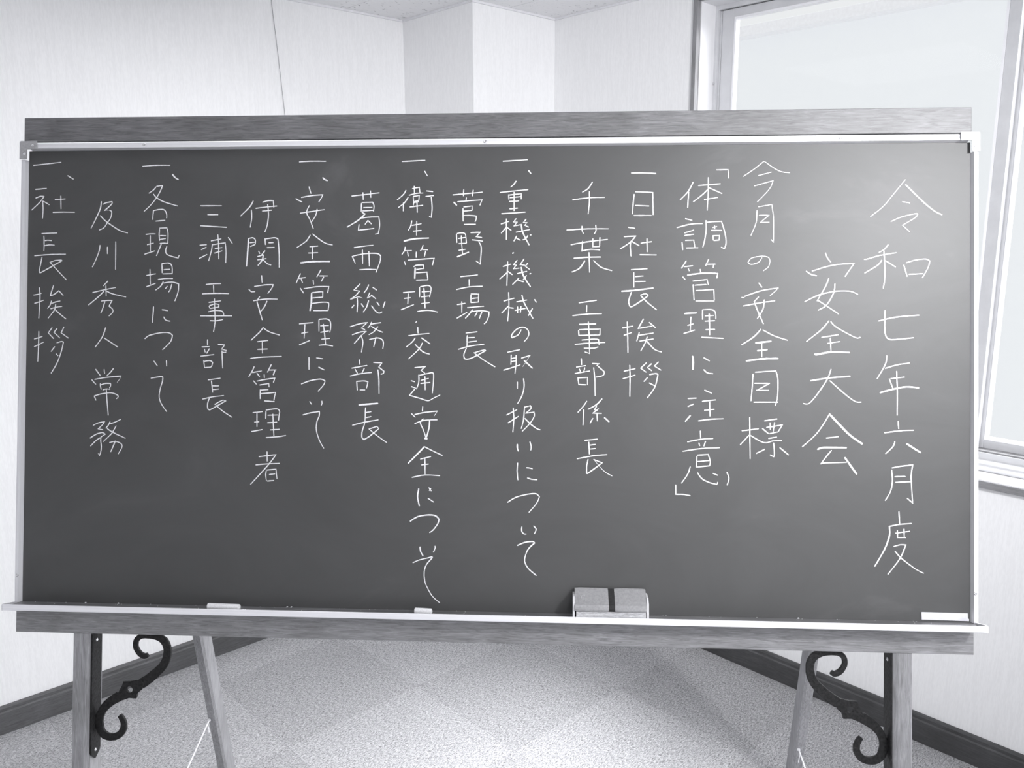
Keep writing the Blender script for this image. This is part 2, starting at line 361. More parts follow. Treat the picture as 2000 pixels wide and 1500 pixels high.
# ---------------------------------------------------------------- windows
def window(name, y0, y1, z0, z1, mid):
    w = thing(name, None, None, Matrix.Translation((WX, (y0 + y1) / 2, z0)), kind='structure')
    c = 0.014
    # wooden casing set around the opening, a little proud of the wallpaper
    bm = bmesh.new(); box(bm, (WX - 0.007, y1 - 0.001, z0 - 0.019), (WX + 0.012, y1 + c, z1 + c), bev=0.001); link('casing', bm, M['trim_z'], w)
    bm = bmesh.new(); box(bm, (WX - 0.007, y0 - c, z0 - 0.019), (WX + 0.012, y0 + 0.001, z1 + c), bev=0.001); link('casing', bm, M['trim_z'], w)
    bm = bmesh.new(); box(bm, (WX - 0.007, y0 + 0.001, z1 - 0.001), (WX + 0.012, y1 - 0.001, z1 + c), bev=0.001); link('casing', bm, M['trim_y'], w)
    bm = bmesh.new(); box(bm, (WX - 0.012, y0 + 0.001, z0 - 0.019), (WX + 0.010, y1 - 0.001, z0 - 0.0005), bev=0.001); link('sill_nosing', bm, M['trim_y'], w)
    # painted reveals and sill board
    d = 0.072
    link('sill_board', B((WX - 0.010, y0 + 0.002, z0 - 0.0005), (WX + d, y1 - 0.002, z0 + 0.004), bev=0.0008), M['jamb'], w)
    link('jamb', B((WX + 0.012, y1 - 0.004, z0 + 0.004), (WX + d + 0.02, y1 + 0.0, z1 - 0.001)), M['jamb'], w)
    link('jamb', B((WX + 0.012, y0 + 0.0, z0 + 0.004), (WX + d + 0.02, y0 + 0.004, z1 - 0.001)), M['jamb'], w)
    link('head_lining', B((WX + 0.012, y0 + 0.004, z1 - 0.004), (WX + d + 0.02, y1 - 0.004, z1)), M['jamb'], w)
    # aluminium outer frame
    xa, xb = WX + d + 0.02, WX + 0.165
    bm = bmesh.new()
    box(bm, (xa, y1 - 0.014, z0 + 0.05), (xb, y1, z1), bev=0.0015); box(bm, (xa + 0.012, y1 - 0.022, z0 + 0.05), (xb - 0.01, y1 - 0.014, z1 - 0.02), bev=0.001)
    box(bm, (xa, y0, z0 + 0.05), (xb, y0 + 0.014, z1), bev=0.0015)
    box(bm, (xa, y0 + 0.014, z1 - 0.018), (xb, y1 - 0.014, z1), bev=0.0015)
    link('outer_frame', bm, M['sash'], w)
    bm = bmesh.new()
    prism(bm, [(-(xa - 0.018), z0 + 0.004), (-(xa - 0.018), z0 + 0.018), (-(xa - 0.012), z0 + 0.022), (-(xa - 0.012), z0 + 0.030), (-xa, z0 + 0.033), (-(xa + 0.004), z0 + 0.050), (-xb, z0 + 0.050), (-xb, z0 - 0.001), (-xa, z0 - 0.001)], (y0 + 0.001, y1 - 0.001), Matrix.Rotation(math.pi / 2, 4, 'Z'))
    link('sill_track', bm, M['sash'], w)
    # two sliding sashes, the nearer one on the far side of the picture
    def sash(ya, yb, x):
        s = 0.045; zb, zt = z0 + 0.054, z1 - 0.020
        bm = bmesh.new()
        box(bm, (x, yb - s, zb), (x + 0.026, yb, zt), bev=0.0015)
        box(bm, (x, ya, zb), (x + 0.026, ya + 0.030, zt), bev=0.0015)
        box(bm, (x, ya + 0.030, zt - 0.026), (x + 0.026, yb - s, zt), bev=0.0015)
        box(bm, (x, ya + 0.030, zb), (x + 0.026, yb - s, zb + 0.024), bev=0.0015)
        so = link('sliding_sash', bm, M['sash'], w)
        bm = bmesh.new(); g = 0.007
        box(bm, (x - 0.001, yb - s - g, zb + 0.024), (x + 0.02, yb - s, zt - 0.026)); box(bm, (x - 0.001, ya + 0.030, zb + 0.024), (x + 0.02, ya + 0.030 + g, zt - 0.026))
        box(bm, (x - 0.001, ya + 0.030 + g, zt - 0.026 - g), (x + 0.02, yb - s - g, zt - 0.026)); box(bm, (x - 0.001, ya + 0.030 + g, zb + 0.024), (x + 0.02, yb - s - g, zb + 0.024 + g))
        link('glazing_bead', bm, M['bead'], so)
        link('window_glass', B((x + 0.010, ya + 0.031, zb + 0.025), (x + 0.015, yb - s - 0.001, zt - 0.027)), M['glass'], so)
        return so
    sash(mid - 0.006, y1 - 0.023, xa + 0.012)
    sash(y0 + 0.015, mid + 0.030, xa + 0.042)
    link('gasket', B((xa + 0.010, y0 + 0.02, z0 + 0.050), (xa + 0.045, y1 - 0.024, z0 + 0.0545)), M['track'], w)
    # small lock pin on the far jamb frame
    bm = bmesh.new(); tube(bm, [(xa - 0.004, y1 - 0.006, 1.94), (xa + 0.002, y1 - 0.006, 1.94)], 0.004, 10); link('lock_pin', bm, M['steel'], w)
    return w
window('window_1', OY0, OY1, OZ0, OZ1, 0.758)
window('unseen_window_2', P0, P1, PZ0, PZ1, -1.68)

# pale neighbouring building seen blown out through the glass
nb = thing('neighbouring_building', 'pale white building outside, its roof edge faintly seen through the window', 'building', Matrix.Translation((17, 9, -3)))
link('wall', B((14.3, -6, -3), (20, 30, 4.75)), M['facade'], nb)
link('roof_fascia', B((14.0, -6.2, 4.75), (20.2, 30.2, 4.93), bev=0.01), M['fascia'], nb)

# ---------------------------------------------------------------- the tilted board frame: x = u (right), y = v (up the board), z = w (out of the board)
BU = Vector((0.689526, -0.724261, 0.0)); BV = Vector((0.149297, 0.142137, 0.978523)); BW = Vector((-0.708706, -0.674717, 0.206136))
BC = Vector((1.016977, 1.164788, 1.207298))
def frame_matrix(x, y, z, o):
    m = Matrix.Identity(4)
    for i in range(3):
        m[i][0] = x[i]; m[i][1] = y[i]; m[i][2] = z[i]
    m.translation = o
    return m
BF = frame_matrix(BU, BV, BW, BC)
SWAP = Matrix(((0, 1, 0, 0), (1, 0, 0, 0), (0, 0, 1, 0), (0, 0, 0, 1)))      # prism axis along v instead of u
UPV = Matrix(((0, 1, 0, 0), (1, 0, 0, 0), (0, 0, 1, 0), (0, 0, 0, 1)))

# ---------------------------------------------------------------- easel
easel = thing('easel', 'grey wooden folding easel with black iron scroll brackets, carrying the long chalkboard', 'easel',
              frame_matrix(BU, -BW, BV, BC + BV * -1.2338))
def top_bottom_rail(v0, v1, u0, u1): return B((u0, v0, -0.022), (u1, v1, 0.0), BF, bev=0.0012)
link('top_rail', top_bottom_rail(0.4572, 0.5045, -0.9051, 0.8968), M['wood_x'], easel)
link('bottom_rail', top_bottom_rail(-0.4978, -0.4447, -0.9065, 0.9006), M['wood_x_lit'], easel)
link('back_panel', B((-0.752, -0.44, -0.0300), (0.752, 0.498, -0.0245), BF), M['panel'], easel)
def cut_floor(bm):
    r = bmesh.ops.bisect_plane(bm, geom=list(bm.verts) + list(bm.edges) + list(bm.faces), plane_co=(0, 0, 0.0005), plane_no=(0, 0, 1), clear_inner=True)
    bmesh.ops.holes_fill(bm, edges=[e for e in bm.edges if e.is_boundary])
SCROLL_A = [(-0.6513, -0.5407, 0.0088), (-0.6581, -0.5441, 0.0104), (-0.6677, -0.5395, 0.0104), (-0.6747, -0.5299, 0.0099), (-0.6765, -0.5215, 0.0099), (-0.6738, -0.5118, 0.0099), (-0.6635, -0.5050, 0.0107), (-0.6479, -0.5040, 0.0119), (-0.6325, -0.5062, 0.0132), (-0.6195, -0.5140, 0.0146), (-0.6131, -0.5281, 0.0146), (-0.614, -0.5456, 0.0156), (-0.6211, -0.5616, 0.0166), (-0.6359, -0.5766, 0.0182), (-0.6507, -0.5888, 0.0192), (-0.6655, -0.5985, 0.0198)]
SCROLL_B = [(-0.7048, -0.6215, 0.0198), (-0.7238, -0.6332, 0.0177), (-0.7391, -0.6482, 0.0156), (-0.7465, -0.6657, 0.0146), (-0.7462, -0.6815, 0.0150), (-0.7411, -0.6946, 0.0152), (-0.7297, -0.7016, 0.0143), (-0.716, -0.7017, 0.0135), (-0.7051, -0.6961, 0.013), (-0.6985, -0.6853, 0.0125), (-0.6986, -0.6734, 0.0114), (-0.7029, -0.6643, 0.0104), (-0.7068, -0.6597, 0.0088)]
BOSS = [(-0.6989, -0.5933), (-0.6847, -0.5924), (-0.6657, -0.5887), (-0.6579, -0.597), (-0.6627, -0.609), (-0.6708, -0.6158), (-0.6733, -0.6259), (-0.687, -0.6253), (-0.7006, -0.6304), (-0.7111, -0.6235), (-0.7064, -0.6102), (-0.701, -0.6008)]
def catmull(pts, k=4):
    out = []
    n = len(pts)
    for i in range(n - 1):
        p0, p1, p2, p3 = pts[max(i - 1, 0)], pts[i], pts[i + 1], pts[min(i + 2, n - 1)]
        for j in range(k):
            t = j / k
            out.append(tuple(0.5 * (2 * b + (c - a) * t + (2 * a - 5 * b + 4 * c - d) * t * t + (3 * b - a - 3 * c + d) * t ** 3) for a, b, c, d in zip(p0, p1, p2, p3)))
    out.append(tuple(pts[-1]))
    return out
def flat_band(bm, pts, w0, w1, T, rnd=0.0):
    """a forged flat band following pts (x, y, width), between heights w0 and w1, its edges softly rounded"""
    secs = []
    n = len(pts)
    for i, (x, y, wd) in enumerate(pts):
        a, b = pts[max(i - 1, 0)], pts[min(i + 1, n - 1)]
        dx, dy = b[0] - a[0], b[1] - a[1]; l = math.hypot(dx, dy) or 1; nx, ny = -dy / l, dx / l
        h = wd / 2 * (1 + random.uniform(-rnd, rnd)); e = 0.0008
        if i in (0, n - 1): h *= 0.72
        prof = [(-h, w0), (-h, w1 - e), (-h + e, w1), (h - e, w1), (h, w1 - e), (h, w0)]
        secs.append([bm.verts.new(T @ Vector((x + nx * a2, y + ny * a2, b2))) for a2, b2 in prof])
    for a, b in zip(secs, secs[1:]):
        for k in range(6): bm.faces.new((a[k], a[(k + 1) % 6], b[(k + 1) % 6], b[k]))
    bm.faces.new(secs[0][::-1]); bm.faces.new(secs[-1])
def easel_side(s):
    F = BF @ Matrix.Diagonal((s, 1, 1, 1))
    # front post: stands on the carpet, halved behind the board
    bm = bmesh.new()
    prism(bm, [(-0.7915, -0.0015), (-0.790, 0.0), (-0.7665, 0.0), (-0.757, -0.0045), (-0.757, -0.0425), (-0.7585, -0.044), (-0.790, -0.044), (-0.7915, -0.0425)], (-1.30, -0.4980), F @ SWAP)
    cut_floor(bm)
    box(bm, (-0.7915, -0.4980, -0.044), (-0.757, 0.500, -0.0245), F)
    link('front_post', bm, M['wood_z'], easel)
    # rear leg, hinged behind the top of the post
    dv, dw = -0.9233, -0.3841; ev, ew = 0.3841, -0.9233
    L0 = (0.43, -0.055); LEN = 1.72
    prof = [(-0.7805, 0.0015), (-0.779, 0.0), (-0.7615, 0.0), (-0.7565, 0.006), (-0.7565, 0.050), (-0.7615, 0.056), (-0.779, 0.056), (-0.7805, 0.0545)]
    bm = bmesh.new(); rings = []
    for t in (0.0, LEN):
        rings.append([bm.verts.new(F @ Vector((a, L0[0] + dv * t + ev * b, L0[1] + dw * t + ew * b))) for a, b in prof])
    bm.faces.new(rings[0][::-1]); bm.faces.new(rings[1])
    for k in range(8): bm.faces.new((rings[0][k], rings[0][(k + 1) % 8], rings[1][(k + 1) % 8], rings[1][k]))
    cut_floor(bm)
    link('rear_leg', bm, M['wood_z'], easel)
    link('hinge', B((-0.779, 0.385, -0.066), (-0.7615, 0.425, -0.0442), F, bev=0.001), M['steel'], easel)
    # iron bracket: wall plate on the post's inner face, S-shaped scroll with a pierced boss
    bm = bmesh.new()
    out = [(-0.499, -0.0345), (-0.499, -0.0015), (-0.728, -0.0015), (-0.733, -0.0035), (-0.744, -0.018), (-0.733, -0.0325), (-0.728, -0.0345)]
    prism(bm, out, (-0.7568, -0.7535), F)
    pl = link('scroll_bracket', bm, M['iron'], easel)
    bm = bmesh.new()
    flat_band(bm, catmull(SCROLL_A, 4), -0.0205, -0.0155, F, 0.03)
    flat_band(bm, catmull(SCROLL_B, 4), -0.0205, -0.0155, F, 0.03)
    c = (-0.68615, -0.6088); r = 0.0060
    # pierced boss
    ns = 36; ringi = []; ringo = []
    def edge_r(ang):
        best = None
        for (x1, y1), (x2, y2) in zip(BOSS, BOSS[1:] + BOSS[:1]):
            ax, ay, bx, by = x1 - c[0], y1 - c[1], x2 - c[0], y2 - c[1]
            dx, dy = math.cos(ang), math.sin(ang); ex, ey = bx - ax, by - ay
            den = dx * ey - dy * ex
            if abs(den) < 1e-12: continue
            t = (ax * ey - ay * ex) / den; q = (ax * dy - ay * dx) / den
            if t > 0 and -1e-6 <= q <= 1 + 1e-6: best = t if best is None else max(best, t)
        return best
    angs = sorted([2 * math.pi * k / ns for k in range(ns)] + [math.atan2(y - c[1], x - c[0]) % (2 * math.pi) for x, y in BOSS])
    for wz in (-0.0208, -0.0152):
        ringi.append([bm.verts.new(F @ Vector((c[0] + r * math.cos(a), c[1] + r * math.sin(a), wz))) for a in angs])
        ringo.append([bm.verts.new(F @ Vector((c[0] + edge_r(a) * math.cos(a), c[1] + edge_r(a) * math.sin(a), wz))) for a in angs])
    m_ = len(angs)
    for k in range(m_):
        j = (k + 1) % m_
        bm.faces.new((ringi[1][k], ringo[1][k], ringo[1][j], ringi[1][j])); bm.faces.new((ringi[0][k], ringi[0][j], ringo[0][j], ringo[0][k]))
        bm.faces.new((ringi[0][k], ringi[1][k], ringi[1][j], ringi[0][j])); bm.faces.new((ringo[0][k], ringo[0][j], ringo[1][j], ringo[1][k]))
    link('scroll', bm, M['iron'], pl)
    for v, w in ((-0.5140, -0.0165), (-0.7270, -0.0165)):
        bm = bmesh.new(); disc_screw(bm, (-0.7535, v, w), Matrix.Rotation(math.pi / 2, 4, 'Y'), 0.0034, F); link('screw', bm, M['steel'], pl, smooth=True)
    # stay cord between rear leg and post
    us = 0.7765 if s > 0 else 0.7640
    v1 = -0.899 if s > 0 else -0.935
    w1 = -0.055 + (v1 - 0.43) / dv * dw - 0.0 + 0.0035
    a = Vector((-us, v1, w1)); b = Vector((-0.774, -1.175, -0.046))
    bm = bmesh.new(); L = (b - a).length; n = int(L / 0.0009); ax = (b - a).normalized(); o1 = ax.orthogonal().normalized(); o2 = ax.cross(o1)
    for ph in (0, math.pi):
        pts = []
        for k in range(n + 1):
            t = k / n; p = a.lerp(b, t); p.y -= 0.018 * 4 * t * (1 - t) * 0.5
            th = ph + 2 * math.pi * t * L / 0.0085
            pts.append(p + (o1 * math.cos(th) + o2 * math.sin(th)) * 0.00105)
        tube(bm, pts, 0.00115, 5, F)
    # knot and short frayed tail at the rear leg, knot at the post
    for (cc, rr) in ((a, 0.0032), (b, 0.0030)):
        for q in range(3):
            R = Matrix.Rotation(q * 1.1, 4, 'X') @ Matrix.Rotation(q * 0.9, 4, 'Z')
            pts = [cc + (R @ Vector((rr * math.cos(t), rr * math.sin(t), 0))) for t in [2 * math.pi * k / 12 for k in range(13)]]
            tube(bm, pts, 0.0011, 5, F)
    tail = [a + Vector((0.0, 0.0, 0.001)), a + Vector((-0.002, -0.012, 0.003)), a + Vector((0.0, -0.022, 0.002)), a + Vector((0.002, -0.031, 0.004))]
    tube(bm, tail, 0.0012, 5, F)
    link('stay_cord', bm, M['rope'], easel)
easel_side(1); easel_side(-1)

# ---------------------------------------------------------------- chalkboard
board = thing('chalkboard', 'long dark grey chalkboard in an aluminium frame, covered with vertical Japanese chalk writing', 'chalkboard',
              frame_matrix(BU, BV, BW, BC + BV * -0.4437))
link('writing_surface', B((-0.8942, -0.4385, -0.012), (0.8942, 0.4392, 0.0), BF), M['slate'], board)
HW, IW, FT, FB = 0.9050, 0.8944, 0.0090, -0.012
bm = bmesh.new(); prism(bm, [(0.4394, FB), (0.4394, 0.0006), (0.4415, FT), (0.4440, FT), (0.4445, FT - 0.0012), (0.4515, FT - 0.0012), (0.4535, FT - 0.003), (0.4535, FB)], (-0.888, 0.888), BF)
link('frame_rail', bm, M['alu'], board)
for s in (-1, 1):
    bm = bmesh.new(); prism(bm, [(s * IW, FB), (s * IW, 0.0006), (s * (IW + 0.0028), FT), (s * (HW - 0.003), FT), (s * (HW - 0.0022), FT - 0.001), (s * HW, FT - 0.0015), (s * HW, FB)], (-0.4383, 0.4200), BF @ SWAP)
    link('frame_stile', bm, M['alu_v'], board)
    # L-shaped corner caps with two rivets
    bm = bmesh.new()
    o, i = 0.9065, 0.8925
    prof = [(0.4555, 0.8725), (0.4555, o - 0.002), (0.4535, o), (0.4205, o), (0.4205, i), (0.4400, i), (0.4400, 0.8725)]
    t = bmesh.new(); A = []; Bt = []
    for (v, u) in prof:
        A.append(t.verts.new(BF @ Vector((s * u, v, FT + 0.0003)))); Bt.append(t.verts.new(BF @ Vector((s * u, v, FT + 0.0026))))
    t.faces.new(A); t.faces.new(Bt[::-1])
    for k in range(7): t.faces.new((A[k], A[(k + 1) % 7], Bt[(k + 1) % 7], Bt[k]))
    cc = link('corner_cap', t, M['bracket'], board)
    bm.free()
    for (u, v) in ((0.8810, 0.4465), (0.8972, 0.4300)):
        bm = bmesh.new(); disc_screw(bm, (s * u, v, FT + 0.0024), Matrix.Identity(4), 0.0028, BF); link('rivet', bm, M['steel'], cc, smooth=True)
for (u, v) in ((-0.659, 0.4456), (0.0012, 0.4412), (0.659, 0.4478)):
    bm = bmesh.new(); disc_screw(bm, (u, 0.4465, FT - 0.0014), Matrix.Identity(4), 0.0036, BF); link('screw', bm, M['steel'], board, smooth=True)
for (u, v) in ((-0.8995, -0.3857), (0.8992, -0.3842)):
    bm = bmesh.new(); disc_screw(bm, (u, v, FT), Matrix.Identity(4), 0.0030, BF); link('screw', bm, M['steel'], board, smooth=True)
# chalk tray with an upturned lip and rounded end caps
bm = bmesh.new(); prism(bm, [(-0.4387, -0.012), (-0.4387, 0.0462), (-0.4328, 0.0474), (-0.4320, 0.0488), (-0.4330, 0.0502), (-0.4428, 0.0506), (-0.4437, 0.0490), (-0.4437, 0.0440), (-0.4412, 0.0430), (-0.4412, -0.012)], (-0.8990, 0.8985), BF)
tray = link('chalk_tray', bm, [M['alu_lip'], M['tray_floor']], board)
for p in tray.data.polygons:
    if p.normal.y > 0.95 and p.center.z < 0.047 and p.center.y > 0.003: p.material_index = 1
for s, ue in ((-1, -0.8990), (1, 0.8985)):
    bm = bmesh.new(); a, b = sorted((ue, ue + s * 0.0030))
    prism(bm, [(-0.4437, -0.010), (-0.4437, 0.0506), (-0.4350, 0.0506), (-0.4335, 0.0500), (-0.4320, 0.0485), (-0.4316, 0.044), (-0.4360, 0.012), (-0.4386, 0.0)], (a, b), BF)
    link('tray_end', bm, M['alu'], tray)
# worn blank label at the lower right corner of the slate
bm = bmesh.new(); prism(bm, [(-0.4216, 0.8072), (-0.4222, 0.8892), (-0.4320, 0.8897), (-0.4323, 0.8915), (-0.4362, 0.8915), (-0.4352, 0.8074)], (0.00015, 0.0014), BF @ Matrix(((0, 0, 1, 0), (0, 1, 0, 0), (1, 0, 0, 0), (0, 0, 0, 1))))
link('label', bm, M['label'], board, label='blank worn white label at the lower right corner')

